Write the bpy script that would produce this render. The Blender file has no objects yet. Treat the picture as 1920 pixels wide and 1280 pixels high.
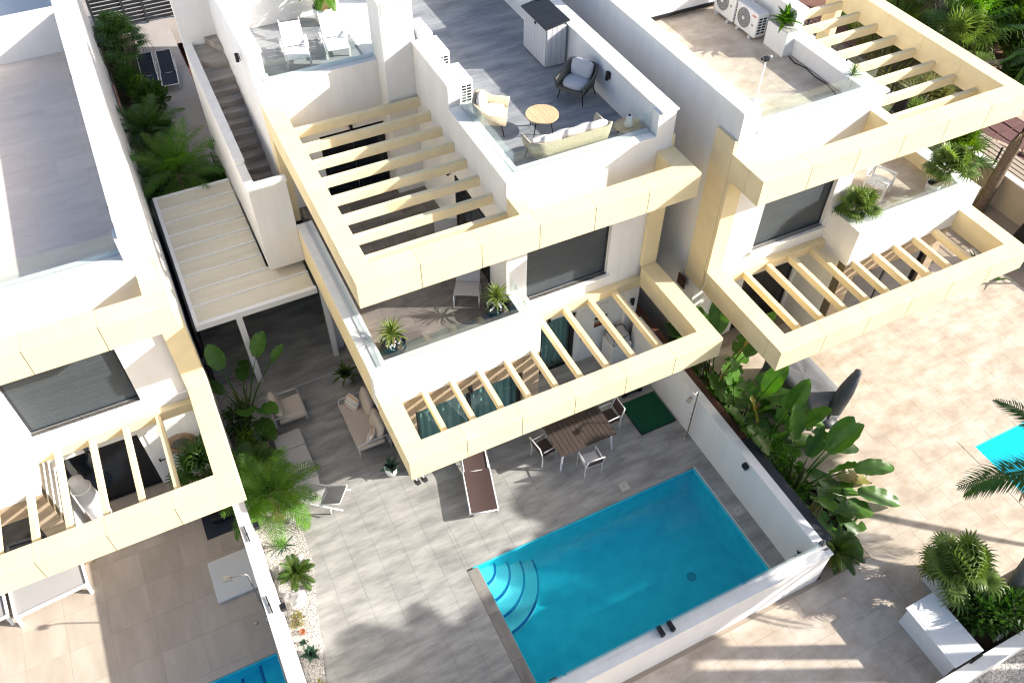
import bpy, bmesh, math, random
from mathutils import Vector, Matrix, Euler
random.seed(7)
R = math.radians
sc = bpy.context.scene
COL = sc.collection

# ------------------------------------------------------------------ camera, sky, sun, exposure
cam_d = bpy.data.cameras.new('camera'); cam = bpy.data.objects.new('camera', cam_d); COL.objects.link(cam)
cam_d.sensor_width = 36.0; cam_d.lens = 36.0 * 1586.49 / 1920.0
cam_d.clip_start = 0.1; cam_d.clip_end = 600
YAW, PITCH, ROLL = 0.46625, 0.84601, 0.00892
_f = Vector((math.sin(YAW) * math.cos(PITCH), math.cos(YAW) * math.cos(PITCH), -math.sin(PITCH)))
_r = Vector((math.cos(YAW), -math.sin(YAW), 0)); _u = _r.cross(_f)
_r2 = _r * math.cos(ROLL) + _u * math.sin(ROLL); _u2 = -_r * math.sin(ROLL) + _u * math.cos(ROLL)
m = Matrix.Identity(4)
for i in range(3):
    m[i][0] = _r2[i]; m[i][1] = _u2[i]; m[i][2] = -_f[i]
m[0][3], m[1][3], m[2][3] = -2.4859, -9.6379, 18.4145
cam.matrix_world = m
sc.camera = cam

SUN_EL, SUN_X, SUN_Y = R(25.2), 0.9075, -0.42
w = bpy.data.worlds.new('World'); sc.world = w; w.use_nodes = True
nt = w.node_tree
sky = nt.nodes.new('ShaderNodeTexSky'); sky.sky_type = 'NISHITA'; sky.sun_disc = False
sky.sun_elevation = SUN_EL; sky.sun_rotation = math.atan2(SUN_X, SUN_Y)
sky.air_density = 0.8; sky.dust_density = 2.5; sky.ozone_density = 1.0
bg = nt.nodes['Background']; bg.inputs['Strength'].default_value = 0.128
nt.links.new(sky.outputs['Color'], bg.inputs['Color'])
sd = bpy.data.lights.new('sun', 'SUN'); sd.energy = 5.0; sd.angle = R(0.55); sd.color = (1.0, 0.95, 0.87)
so = bpy.data.objects.new('sun', sd); COL.objects.link(so)
S = Vector((SUN_X * math.cos(SUN_EL), SUN_Y * math.cos(SUN_EL), math.sin(SUN_EL)))
so.rotation_euler = S.to_track_quat('Z', 'Y').to_euler(); so.location = (20, -12, 20)
sc.view_settings.view_transform = 'Standard'; sc.view_settings.look = 'None'
sc.view_settings.exposure = 1.0; sc.view_settings.gamma = 1.0; sc.view_settings.use_curve_mapping = False
sc.cycles.max_bounces = 8; sc.cycles.transparent_max_bounces = 16; sc.cycles.use_denoising = True
sc.cycles.filter_width = 1.15; sc.cycles.diffuse_bounces = 5; sc.cycles.caustics_reflective = False; sc.cycles.caustics_refractive = False

# ------------------------------------------------------------------ materials
def _n(nt, t, **kw):
    n = nt.nodes.new(t)
    for k, v in kw.items(): setattr(n, k, v)
    return n
def mat(name, col, rough=0.75, var=0.06, scale=1.5, stretch=(1, 1, 1), bump=0.0, bscale=60.0, metal=0.0, piece=0.0,
        spec=0.35, col2=None, rotz=0.0, detail=6.0, fac=(0.35, 0.65), shift=True):
    """colour + noise grain; piece > 0 shifts brightness and pattern from object to object"""
    mt = bpy.data.materials.new(name); mt.use_nodes = True
    nt = mt.node_tree; b = nt.nodes['Principled BSDF']; L = nt.links
    b.inputs['Roughness'].default_value = rough; b.inputs['Metallic'].default_value = metal
    b.inputs['Specular IOR Level'].default_value = spec
    geo = _n(nt, 'ShaderNodeNewGeometry'); oi = _n(nt, 'ShaderNodeObjectInfo')
    mp = _n(nt, 'ShaderNodeMapping'); mp.inputs['Scale'].default_value = stretch; mp.inputs['Rotation'].default_value = (0, 0, rotz)
    src = geo.outputs['Position']
    if piece > 0 and shift:
        vm = _n(nt, 'ShaderNodeVectorMath', operation='MULTIPLY_ADD')
        vm.inputs[1].default_value = (37.0, 53.0, 11.0)
        L.new(oi.outputs['Random'], vm.inputs[0]); L.new(src, vm.inputs[2]); src = vm.outputs[0]
    L.new(src, mp.inputs['Vector'])
    nz = _n(nt, 'ShaderNodeTexNoise'); nz.inputs['Scale'].default_value = scale; nz.inputs['Detail'].default_value = detail
    nz.inputs['Roughness'].default_value = 0.62
    L.new(mp.outputs[0], nz.inputs['Vector'])
    ramp = _n(nt, 'ShaderNodeValToRGB')
    c2 = col2 if col2 else tuple(min(1, c * (1 + var)) for c in col)
    c1 = col if col2 else tuple(c * (1 - var) for c in col)
    ramp.color_ramp.elements[0].position = fac[0]; ramp.color_ramp.elements[1].position = fac[1]
    ramp.color_ramp.elements[0].color = (*c1, 1); ramp.color_ramp.elements[1].color = (*c2, 1)
    L.new(nz.outputs['Fac'], ramp.inputs['Fac'])
    out = ramp.outputs['Color']
    if piece > 0:
        mr = _n(nt, 'ShaderNodeMapRange'); mr.inputs['To Min'].default_value = 1 - piece; mr.inputs['To Max'].default_value = 1 + piece
        L.new(oi.outputs['Random'], mr.inputs['Value'])
        mx = _n(nt, 'ShaderNodeVectorMath', operation='SCALE'); L.new(out, mx.inputs[0]); L.new(mr.outputs[0], mx.inputs['Scale']); out = mx.outputs[0]
    L.new(out, b.inputs['Base Color'])
    if bump > 0:
        n2 = _n(nt, 'ShaderNodeTexNoise'); n2.inputs['Scale'].default_value = bscale; n2.inputs['Detail'].default_value = 4
        L.new(mp.outputs[0], n2.inputs['Vector'])
        bp = _n(nt, 'ShaderNodeBump'); bp.inputs['Strength'].default_value = bump; bp.inputs['Distance'].default_value = 0.02
        L.new(n2.outputs['Fac'], bp.inputs['Height']); L.new(bp.outputs['Normal'], b.inputs['Normal'])
    return mt
def leafmat(name, col, col2, trans=0.3, rough=0.45, scale=6.0):
    mt = mat(name, col, rough=rough, col2=col2, scale=scale, piece=0.22, spec=0.4, fac=(0.3, 0.7))
    nt = mt.node_tree; b = nt.nodes['Principled BSDF']; out = nt.nodes['Material Output']
    tr = _n(nt, 'ShaderNodeBsdfTranslucent'); mx = _n(nt, 'ShaderNodeMixShader'); mx.inputs[0].default_value = trans
    src = b.inputs['Base Color'].links[0].from_socket
    hs = _n(nt, 'ShaderNodeHueSaturation'); hs.inputs['Saturation'].default_value = 1.15; hs.inputs['Value'].default_value = 1.7
    nt.links.new(src, hs.inputs['Color']); nt.links.new(hs.outputs[0], tr.inputs['Color'])
    nt.links.new(b.outputs[0], mx.inputs[1]); nt.links.new(tr.outputs[0], mx.inputs[2]); nt.links.new(mx.outputs[0], out.inputs[0])
    return mt
def glassmat(name, tint, refl=0.10, rough=0.0):
    mt = bpy.data.materials.new(name); mt.use_nodes = True
    nt = mt.node_tree; nt.nodes.remove(nt.nodes['Principled BSDF']); out = nt.nodes['Material Output']
    t = _n(nt, 'ShaderNodeBsdfTransparent'); t.inputs['Color'].default_value = (*tint, 1)
    g = _n(nt, 'ShaderNodeBsdfGlossy'); g.inputs['Roughness'].default_value = rough; g.inputs['Color'].default_value = (0.9, 0.95, 1, 1)
    lw = _n(nt, 'ShaderNodeLayerWeight'); lw.inputs['Blend'].default_value = 0.5
    pw = _n(nt, 'ShaderNodeMath', operation='POWER'); pw.inputs[1].default_value = 4.0
    nt.links.new(lw.outputs['Facing'], pw.inputs[0])
    ma = _n(nt, 'ShaderNodeMath', operation='MULTIPLY_ADD'); ma.inputs[1].default_value = 0.7; ma.inputs[2].default_value = refl * 0.15
    nt.links.new(pw.outputs[0], ma.inputs[0])
    mx = _n(nt, 'ShaderNodeMixShader'); nt.links.new(ma.outputs[0], mx.inputs[0])
    nt.links.new(t.outputs[0], mx.inputs[1]); nt.links.new(g.outputs[0], mx.inputs[2]); nt.links.new(mx.outputs[0], out.inputs[0])
    return mt, g, nt
M = {}
M['white'] = mat('white_plaster', (0.79, 0.775, 0.75), 0.85, 0.04, 2.2, stretch=(1, 1, .22), bump=0.15, bscale=60)
M['coping'] = mat('coping_white', (0.80, 0.785, 0.75), 0.8, 0.05, 3.0, bump=0.05)
M['cream'] = mat('cream_cladding', (0.81, 0.675, 0.41), 0.75, 0.06, 1.3, bump=0.06, piece=0.02)
M['joint'] = mat('joint_sealant', (0.20, 0.175, 0.14), 0.8)
M['core'] = mat('joint_shadow_gap', (0.16, 0.13, 0.09), 0.9)
M['slat'] = mat('cream_slat_paint', (0.81, 0.695, 0.45), 0.7, 0.05, 3, piece=0.03)
M['wood'] = mat('pale_timber_slat', (0.82, 0.68, 0.42), 0.7, 0.10, 4, stretch=(1, .15, 1), piece=0.05)
M['gtile'] = mat('grey_stone_tile', (0.235, 0.232, 0.22), 0.55, col2=(0.425, 0.415, 0.39), scale=1.3, stretch=(0.7, 2.6, 1), rotz=R(-25), piece=0.025, bump=0.05, bscale=25, detail=9, shift=False)
M['ftile'] = mat('dark_stone_tile', (0.13, 0.115, 0.105), 0.6, col2=(0.235, 0.21, 0.19), scale=1.6, stretch=(0.6, 2.4, 1), rotz=R(-20), piece=0.06, detail=9)
M['trav'] = mat('travertine_tile', (0.43, 0.35, 0.27), 0.6, col2=(0.62, 0.54, 0.45), scale=2.0, stretch=(0.8, 1.3, 1), piece=0.03, bump=0.04, detail=9, shift=False)
M['btile'] = mat('beige_tile', (0.455, 0.385, 0.315), 0.6, col2=(0.56, 0.48, 0.40), scale=1.1, stretch=(2.2, 0.6, 1), rotz=R(-15), piece=0.03, detail=8)
M['bgtile'] = mat('pale_grey_tile', (0.63, 0.55, 0.49), 0.6, col2=(0.72, 0.64, 0.58), scale=1.2, stretch=(0.5, 2.6, 1), piece=0.012, detail=8)
M['ctile'] = mat('clad_stone', (0.32, 0.25, 0.175), 0.7, col2=(0.45, 0.36, 0.26), scale=2.2, stretch=(0.7, 1, 2), piece=0.06)
M['grout'] = mat('grout', (0.36, 0.295, 0.23), 0.9)
M['lgrout'] = mat('beige_grout', (0.40, 0.335, 0.27), 0.9)
M['dgrout'] = mat('dark_grout', (0.25, 0.24, 0.22), 0.9)
M['bgrout'] = mat('pale_grey_grout', (0.60, 0.53, 0.485), 0.9)
M['rtile'] = mat('sky_tinted_roof_tile', (0.19, 0.205, 0.225), 0.55, col2=(0.35, 0.36, 0.37), scale=1.3, stretch=(0.7, 2.6, 1), rotz=R(-25), piece=0.025, bump=0.05, bscale=25, detail=9, shift=False)  # grey tile with the blue of sky-lit shade mixed into its colour
M['shadewall'] = mat('shade_darkened_porch_wall', (0.16, 0.135, 0.115), 0.85)  # wall colour darkened to keep the porch in deep shade
M['conc'] = mat('smooth_concrete', (0.36, 0.33, 0.31), 0.8, 0.06, 0.8)
M['step'] = mat('brown_stone_step', (0.26, 0.23, 0.20), 0.6, col2=(0.44, 0.39, 0.34), scale=1.8, stretch=(0.6, 2.6, 1.5), piece=0.06, detail=8)
M['coppool'] = mat('pool_coping_stone', (0.19, 0.175, 0.16), 0.6, col2=(0.29, 0.27, 0.24), scale=2, stretch=(2, .5, 1), piece=0.05)
M['basin'] = mat('pool_mosaic', (0.05, 0.60, 0.74), 0.5, col2=(0.10, 0.74, 0.84), scale=3.0)
M['basin2'] = mat('drain_blue', (0.03, 0.28, 0.36), 0.5)
M['pstep'] = mat('pool_step_mosaic', (0.62, 0.74, 0.76), 0.5, 0.12, 45)
M['pedge'] = mat('pool_step_edge_blue', (0.01, 0.05, 0.30), 0.4, 0.35, 50)
M['black'] = mat('black_metal', (0.012, 0.013, 0.016), 0.45)
M['dark'] = mat('anthracite_metal', (0.025, 0.03, 0.037), 0.5)
M['screen'] = mat('shade_and_cover_black', (0.012, 0.011, 0.012), 0.9)  # black of the added shade panels and of the real parasol covers
M['shutter'] = mat('roller_shutter', (0.06, 0.072, 0.082), 0.42, 0.12, 3, stretch=(.2, .2, 6), spec=0.5)
M['wmetal'] = mat('white_metal', (0.80, 0.80, 0.80), 0.4, 0.02)
M['wplast'] = mat('white_plastic', (0.76, 0.76, 0.74), 0.45, 0.03)
M['gplast'] = mat('pale_grey_plastic', (0.55, 0.55, 0.56), 0.45, 0.03)
M['chrome'] = mat('brushed_steel', (0.42, 0.40, 0.38), 0.32, metal=0.85)
M['cushion'] = mat('beige_cushion', (0.56, 0.49, 0.42), 0.95, 0.04, 14, bump=0.1, bscale=200)
M['gcush'] = mat('grey_cushion', (0.52, 0.52, 0.54), 0.95, 0.04, 14)
M['wcush'] = mat('cream_cushion', (0.76, 0.70, 0.64), 0.95, 0.04, 14)
M['sage'] = mat('cushion_stripe_sage', (0.30, 0.36, 0.34), 0.95)
M['ochre'] = mat('cushion_stripe_ochre', (0.62, 0.43, 0.24), 0.95)
M['wicker'] = mat('tan_rope_weave', (0.54, 0.46, 0.33), 0.8, 0.28, 30, stretch=(5, 5, .3), bump=0.5, bscale=60)
M['gwicker'] = mat('grey_rope_weave', (0.13, 0.125, 0.105), 0.85, 0.25, 30, stretch=(5, 5, .3), bump=0.5, bscale=60)
M['oak'] = mat('oak_top', (0.62, 0.45, 0.26), 0.55, 0.14, 3.5, stretch=(6, .6, 1), rotz=R(40), piece=0.05)
M['brown'] = mat('brown_composite', (0.060, 0.045, 0.038), 0.6, 0.14, 4, stretch=(8, .6, 1), piece=0.10)
M['bmesh'] = mat('brown_textilene', (0.075, 0.047, 0.042), 0.8, 0.08, 60)
M['gmesh'] = mat('grey_textilene', (0.42, 0.41, 0.41), 0.8, 0.06, 60)
M['navy'] = mat('navy_textilene', (0.025, 0.033, 0.05), 0.8, 0.1, 60)
M['green'] = mat('green_turf_mat', (0.004, 0.075, 0.035), 0.95, 0.25, 30, bump=0.6, bscale=300)
M['curtain'] = mat('sage_curtain', (0.34, 0.50, 0.49), 0.9, 0.1, 5, stretch=(3, 3, .2))
M['cover'] = mat('grey_cover_fabric', (0.13, 0.135, 0.145), 0.75, 0.08, 3)
M['wcover'] = mat('pale_cover_fabric', (0.55, 0.54, 0.55), 0.8, 0.06, 3)
M['gravel'] = mat('white_gravel', (0.20, 0.18, 0.16), 0.9, col2=(0.66, 0.63, 0.59), scale=26, bump=0.9, bscale=26, detail=3)
M['pebble'] = mat('pale_pebble', (0.62, 0.64, 0.66), 0.7, 0.15, 20, piece=0.15)
M['rock'] = mat('grey_rock', (0.22, 0.22, 0.22), 0.85, col2=(0.55, 0.54, 0.53), scale=4, stretch=(1, 3, 1), bump=0.6, bscale=10)
M['soil'] = mat('dark_soil', (0.045, 0.032, 0.024), 0.95, 0.3, 9, bump=0.6, bscale=30)
M['rustw'] = mat('rust_brown_panel', (0.085, 0.035, 0.022), 0.7, 0.25, 5, stretch=(1, .3, 6))
M['earth'] = mat('red_earth', (0.17, 0.085, 0.06), 0.95, 0.25, 0.7, bump=0.4, bscale=4)
M['paver'] = mat('red_paver', (0.13, 0.062, 0.058), 0.85, 0.12, 4, piece=0.12)
M['sand'] = mat('pale_path', (0.45, 0.36, 0.28), 0.9, 0.15, 2)
M['stonew'] = mat('garden_wall_stone', (0.20, 0.15, 0.12), 0.9, 0.3, 3, piece=0.2, bump=0.4, bscale=12)
M['bgwall'] = mat('cream_garden_wall', (0.55, 0.47, 0.36), 0.85, 0.05, 1)
M['plinth'] = mat('lime_plinth', (0.50, 0.47, 0.42), 0.85, 0.05, 1)
M['canopy'] = mat('canopy_cream', (0.68, 0.63, 0.51), 0.5, 0.06, 2, stretch=(.3, 3, 1), piece=0.03)
M['trunk'] = mat('palm_trunk', (0.20, 0.145, 0.10), 0.95, 0.35, 7, stretch=(1, 1, 5), bump=0.7, bscale=14)
M['gtrunk'] = mat('smooth_grey_trunk', (0.25, 0.22, 0.20), 0.9, 0.2, 4, stretch=(1, 1, 6), bump=0.3)
M['palm'] = leafmat('palm_leaf', (0.05, 0.135, 0.013), (0.13, 0.27, 0.03), 0.35)
M['dpalm'] = leafmat('dark_palm_leaf', (0.028, 0.075, 0.012), (0.06, 0.135, 0.02), 0.25)
M['fan'] = leafmat('fan_palm_leaf', (0.08, 0.145, 0.03), (0.18, 0.25, 0.055), 0.3)
M['cyc'] = leafmat('cycad_leaf', (0.03, 0.075, 0.014), (0.09, 0.14, 0.02), 0.2)
M['banana'] = leafmat('paddle_leaf', (0.045, 0.125, 0.02), (0.09, 0.20, 0.03), 0.3, 0.35, 3)
M['oldleaf'] = leafmat('yellowing_paddle_leaf', (0.11, 0.16, 0.022), (0.24, 0.17, 0.04), 0.25, 0.5, 4)
M['dry'] = leafmat('dry_frond', (0.19, 0.13, 0.06), (0.28, 0.20, 0.10), 0.15)
M['petiole'] = leafmat('petiole_green', (0.09, 0.12, 0.035), (0.16, 0.15, 0.06), 0.1)
M['yucca'] = leafmat('yucca_leaf', (0.10, 0.17, 0.03), (0.24, 0.29, 0.07), 0.25)
M['agave'] = leafmat('blue_agave_leaf', (0.03, 0.075, 0.05), (0.07, 0.13, 0.085), 0.15)
M['shrub'] = leafmat('shrub_leaf', (0.025, 0.065, 0.012), (0.06, 0.13, 0.025), 0.25)
M['lime'] = leafmat('lime_grass_leaf', (0.075, 0.155, 0.016), (0.15, 0.25, 0.035), 0.3)
M['olive'] = leafmat('olive_grass_leaf', (0.10, 0.115, 0.035), (0.20, 0.20, 0.07), 0.25)
M['succ'] = leafmat('yellow_succulent_leaf', (0.20, 0.19, 0.05), (0.36, 0.31, 0.09), 0.15)
M['red'] = mat('red_lettering', (0.55, 0.05, 0.04), 0.5)
M['greyfan'] = mat('fan_grille_grey', (0.20, 0.20, 0.20), 0.6)
M['mirror'] = mat('mirror_glass', (0.36, 0.34, 0.33), 0.12, metal=0.6)
M['woven'] = mat('woven_straw', (0.40, 0.27, 0.16), 0.9, 0.3, 20)
M['aqua'] = mat('aqua_plastic', (0.05, 0.50, 0.40), 0.5)
M['terracotta'] = mat('terracotta', (0.35, 0.13, 0.07), 0.85)
M['glass'], _, _ = glassmat('clear_rail_glass', (0.93, 0.968, 0.955), 0.2)
M['wglass'], _, _ = glassmat('door_glass', (0.80, 0.87, 0.86), 0.3)
M['dglass'] = mat('dark_glazing', (0.006, 0.009, 0.013), 0.06, spec=0.5)
M['water'], _wg, _wnt = glassmat('pool_water', (0.42, 0.92, 0.96), 0.1)
def _ripples():
    nz = _n(_wnt, 'ShaderNodeTexNoise'); nz.inputs['Scale'].default_value = 5.0; nz.inputs['Detail'].default_value = 3
    bp = _n(_wnt, 'ShaderNodeBump'); bp.inputs['Strength'].default_value = 0.25; bp.inputs['Distance'].default_value = 0.03
    geo = _n(_wnt, 'ShaderNodeNewGeometry'); _wnt.links.new(geo.outputs['Position'], nz.inputs['Vector'])
    _wnt.links.new(nz.outputs['Fac'], bp.inputs['Height']); _wnt.links.new(bp.outputs['Normal'], _wg.inputs['Normal'])
_ripples()
def _turbid():
    out = _wnt.nodes['Material Output']; src = out.inputs[0].links[0].from_socket
    d = _n(_wnt, 'ShaderNodeBsdfDiffuse'); d.inputs['Color'].default_value = (0.02, 0.50, 0.64, 1)
    mx = _n(_wnt, 'ShaderNodeMixShader'); mx.inputs[0].default_value = 0.2
    _wnt.links.new(src, mx.inputs[1]); _wnt.links.new(d.outputs[0], mx.inputs[2]); _wnt.links.new(mx.outputs[0], out.inputs[0])
_turbid()

# ------------------------------------------------------------------ mesh helpers (all coordinates are local to the parent)
def link(name, me, parent=None, loc=(0, 0, 0), rot=(0, 0, 0), scale=(1, 1, 1)):
    o = bpy.data.objects.new(name, me); COL.objects.link(o)
    o.location = loc; o.rotation_euler = rot; o.scale = scale
    if parent is not None: o.parent = parent
    return o
def tag(o, label=None, cat=None, group=None, kind=None):
    if label: o['label'] = label
    if cat: o['category'] = cat
    if group: o['group'] = group
    if kind: o['kind'] = kind
    return o
def thing(name, label, cat, loc=(0, 0, 0), rz=0.0, group=None):
    return tag(link(name, None, None, loc, (0, 0, rz)), label, cat, group)
class B:
    """collects shapes; build() links them as one mesh"""
    def __init__(s): s.v = []; s.f = []; s.sm = []
    def add(s, v, f, smooth=False):
        k = len(s.v); s.v += [tuple(p) for p in v]; s.f += [tuple(i + k for i in q) for q in f]; s.sm += [smooth] * len(f); return s
    def box(s, x0, x1, y0, y1, z0, z1):
        x0, x1 = min(x0, x1), max(x0, x1); y0, y1 = min(y0, y1), max(y0, y1); z0, z1 = min(z0, z1), max(z0, z1)
        v = [(x, y, z) for z in (z0, z1) for y in (y0, y1) for x in (x0, x1)]
        return s.add(v, [(0, 2, 3, 1), (4, 5, 7, 6), (0, 1, 5, 4), (2, 6, 7, 3), (0, 4, 6, 2), (1, 3, 7, 5)])
    def obox(s, c, size, rot):
        mt = Euler(rot).to_matrix(); c = Vector(c); hx, hy, hz = (q / 2 for q in size)
        v = [c + mt @ Vector((x, y, z)) for z in (-hz, hz) for y in (-hy, hy) for x in (-hx, hx)]
        return s.add(v, [(0, 2, 3, 1), (4, 5, 7, 6), (0, 1, 5, 4), (2, 6, 7, 3), (0, 4, 6, 2), (1, 3, 7, 5)])
    def tube(s, pts, r, n=8, closed=False, caps=True):
        pts = [Vector(p) for p in pts]; rs = r if isinstance(r, (list, tuple)) else [r] * len(pts)
        k = len(s.v); N = len(pts)
        for i, p in enumerate(pts):
            if closed: d = (pts[(i + 1) % N] - pts[i - 1])
            else: d = pts[min(i + 1, N - 1)] - pts[max(i - 1, 0)]
            d.normalize(); a = Vector((0, 0, 1)) if abs(d.z) < 0.9 else Vector((1, 0, 0))
            e1 = d.cross(a).normalized(); e2 = d.cross(e1).normalized()
            for j in range(n):
                t = 2 * math.pi * j / n; s.v.append(tuple(p + (e1 * math.cos(t) + e2 * math.sin(t)) * rs[i]))
        for i in range(N if closed else N - 1):
            for j in range(n):
                a0 = k + i * n + j; a1 = k + i * n + (j + 1) % n; b0 = k + ((i + 1) % N) * n + j; b1 = k + ((i + 1) % N) * n + (j + 1) % n
                s.f.append((a0, b0, b1, a1)); s.sm.append(n > 5)
        if caps and not closed:
            s.f.append(tuple(k + j for j in range(n))); s.sm.append(False)
            s.f.append(tuple(k + (N - 1) * n + j for j in reversed(range(n)))); s.sm.append(False)
        return s
    def lathe(s, prof, n=24, c=(0, 0, 0)):
        k = len(s.v); P = len(prof)
        for (r, z) in prof:
            for j in range(n):
                t = 2 * math.pi * j / n; s.v.append((c[0] + r * math.cos(t), c[1] + r * math.sin(t), c[2] + z))
        for i in range(P - 1):
            for j in range(n):
                s.f.append((k + i * n + j, k + i * n + (j + 1) % n, k + (i + 1) * n + (j + 1) % n, k + (i + 1) * n + j)); s.sm.append(True)
        s.f.append(tuple(k + j for j in reversed(range(n)))); s.sm.append(False)
        s.f.append(tuple(k + (P - 1) * n + j for j in range(n))); s.sm.append(False)
        return s
    def mesh(s, name, mt):
        me = bpy.data.meshes.new(name); me.from_pydata(s.v, [], s.f); me.materials.append(M[mt])
        me.polygons.foreach_set('use_smooth', s.sm); me.update(); return me
    def build(s, name, mt, parent=None, loc=(0, 0, 0), rot=(0, 0, 0)):
        return link(name, s.mesh(name, mt), parent, loc, rot)
_cache = {}
def bx(parent, name, x0, x1, y0, y1, z0, z1, mt, sx=1, bev=0.0):
    """one box object at its own centre; alike boxes share mesh data"""
    if sx < 0: x0, x1 = -x1, -x0
    dx, dy, dz = round(x1 - x0, 4), round(y1 - y0, 4), round(z1 - z0, 4)
    key = (dx, dy, dz, mt, bev)
    if key not in _cache:
        if bev:
            bm = bmesh.new(); bmesh.ops.create_cube(bm, size=1)
            for v in bm.verts: v.co = (v.co.x * dx, v.co.y * dy, v.co.z * dz)
            bmesh.ops.bevel(bm, geom=bm.edges[:], offset=min(bev, dx * .45, dy * .45, dz * .45), segments=2, affect='EDGES', profile=0.6)
            me = bpy.data.meshes.new(name); bm.to_mesh(me); bm.free(); me.materials.append(M[mt])
        else:
            me = B().box(-dx / 2, dx / 2, -dy / 2, dy / 2, -dz / 2, dz / 2).mesh(name, mt)
        _cache[key] = me
    return link(name, _cache[key], parent, ((x0 + x1) / 2, (y0 + y1) / 2, (z0 + z1) / 2))
def bxs(parent, name, boxes, mt, sx=1):
    b = B()
    for (x0, x1, y0, y1, z0, z1) in boxes: b.box(x0 * sx, x1 * sx, y0, y1, z0, z1)
    return b.build(name, mt, parent)
def subtract(rect, hole):
    x0, x1, y0, y1 = rect; a0, a1, b0, b1 = hole
    if a0 >= x1 or a1 <= x0 or b0 >= y1 or b1 <= y0: return [rect]
    out = []
    if a0 > x0: out.append((x0, a0, y0, y1))
    if a1 < x1: out.append((a1, x1, y0, y1))
    c0, c1 = max(x0, a0), min(x1, a1)
    if b0 > y0: out.append((c0, c1, y0, b0))
    if b1 < y1: out.append((c0, c1, b1, y1))
    return out
def tiles(parent, x0, x1, y0, y1, z, tx, ty, mt, gap=0.005, along='y', holes=(), sx=1, th=0.03, shift=0.5, name='tile'):
    n = 0; a = 0; u0, u1, v0, v1 = (x0, x1, y0, y1) if along == 'y' else (y0, y1, x0, x1)
    tu, tv = (tx, ty) if along == 'y' else (ty, tx)
    u = u0; row = 0
    while u < u1 - 0.02:
        v = v0 - (tv * ((row * shift) % 1.0))
        while v < v1 - 0.02:
            r = (u, min(u + tu, u1), max(v, v0), min(v + tv, v1))
            if r[3] - r[2] > 0.03:
                rect = r if along == 'y' else (r[2], r[3], r[0], r[1])
                rs = [rect]
                for h in holes: rs = [q for t in rs for q in subtract(t, h)]
                for q in rs:
                    if q[1] - q[0] > 0.03 and q[3] - q[2] > 0.03:
                        bx(parent, name, q[0] + gap / 2, q[1] - gap / 2, q[2] + gap / 2, q[3] - gap / 2, z - th, z, mt, sx); n += 1
            v += tv
        u += tu; row += 1
    return n
def soft(bm_or_none, dx, dy, dz, mt, puff=0.35, name='cushion'):
    """a rounded cushion block"""
    key = ('soft', round(dx, 3), round(dy, 3), round(dz, 3), mt, puff)
    if key in _cache: return _cache[key]
    bm = bmesh.new(); bmesh.ops.create_cube(bm, size=1)
    bmesh.ops.subdivide_edges(bm, edges=bm.edges[:], cuts=5, use_grid_fill=True)
    for v in bm.verts:
        x, y, z = v.co * 2
        e = 1 - 0.18 * (x * x * y * y)
        t = (1 - abs(x) ** 4) * (1 - abs(y) ** 4)
        f = (1 - puff) + puff * t
        v.co = (x * dx / 2 * e * (1 - .04 * abs(z)), y * dy / 2 * e * (1 - .04 * abs(z)), z * dz / 2 * f)
    me = bpy.data.meshes.new(name); bm.to_mesh(me); bm.free(); me.materials.append(M[mt])
    for p in me.polygons: p.use_smooth = True
    _cache[key] = me; return me

# ------------------------------------------------------------------ the setting: ground sheets
def structure(o): o['kind'] = 'structure'; return o
RX, RY, RZ = 16.574, -1.156, 0.303
LX, LY, LZ = -11.205, 1.141, -0.106
PX0, PX1, PY0, PY1 = 0.99, 7.13, -4.42, -1.0        # main pool
QX0, QX1, QY0, QY1 = 13.97, 21.0, -7.2, -3.77       # right pool
SX0, SX1, SY0, SY1 = -10.0, -3.83, -4.4, -0.9       # left pool
ground = structure(B().add([(-150, -120, -3.6), (200, -120, -3.6), (200, 200, -3.6), (-150, 200, -3.6)], [(0, 1, 2, 3)]).build('ground', 'earth'))
deck = structure(bxs(None, 'pool_deck', [(-3.4, PX0 - .28, -4.75, 14.0, -.5, -.005), (PX1, 7.62, -4.75, 14.0, -.5, -.005),
                                          (PX0 - .28, PX1, PY1, 14.0, -.5, -.005), (PX0 - .28, PX1, -4.75, PY0, -.5, -.005)], 'dgrout'))
tiles(deck, -3.40, 7.6, -4.62, 12.55, 0.0, 0.6, 1.2, 'gtile', holes=[(PX0 - .28, PX1, PY0, PY1), (.5, 7.7, 7.6, 13), (0.76, 4.1, 2.2, 7.7), (4.1, 7.6, 3.5, 7.7)])
passage = structure(bxs(None, 'side_passage', [(-3.3, -0.4, 14.0, 28.4, -.5, -.02), (-3.3, -0.4, 28.4, 60, -.5, -.04)], 'conc'))
for y0 in (14.05, 16.6, 19.15, 21.7, 24.25, 26.8):
    bx(passage, 'slab', -3.2, -0.42, y0, min(y0 + 2.535, 28.3), -.02, 0.0, 'conc')
gx = [(7.95, QX0, -7.9, 9.0, -.5, .195), (QX0, 25, QY1, 9.0, -.5, .195), (QX0, 25, -7.9, QY0, -.5, .195), (QX1, 25, QY0, QY1, -.5, .195), (-3.66, 7.95, -7.97, -4.90, -.5, .195)]
rdeck = structure(bxs(None, 'terrace_deck', gx, 'grout'))
tiles(rdeck, 9.35, 19.8, -7.85, 1.9, 0.2, 0.9, 0.6, 'trav', along='x', holes=[(QX0, QX1, QY0, QY1), (9.95, 19, -7.9, -6.9), (12.6, 17, .9, 2)], shift=0.37)
tiles(rdeck, 1.2, 9.35, -7.85, -5.0, 0.2, 0.9, 0.6, 'trav', along='x', shift=0.37)
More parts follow.
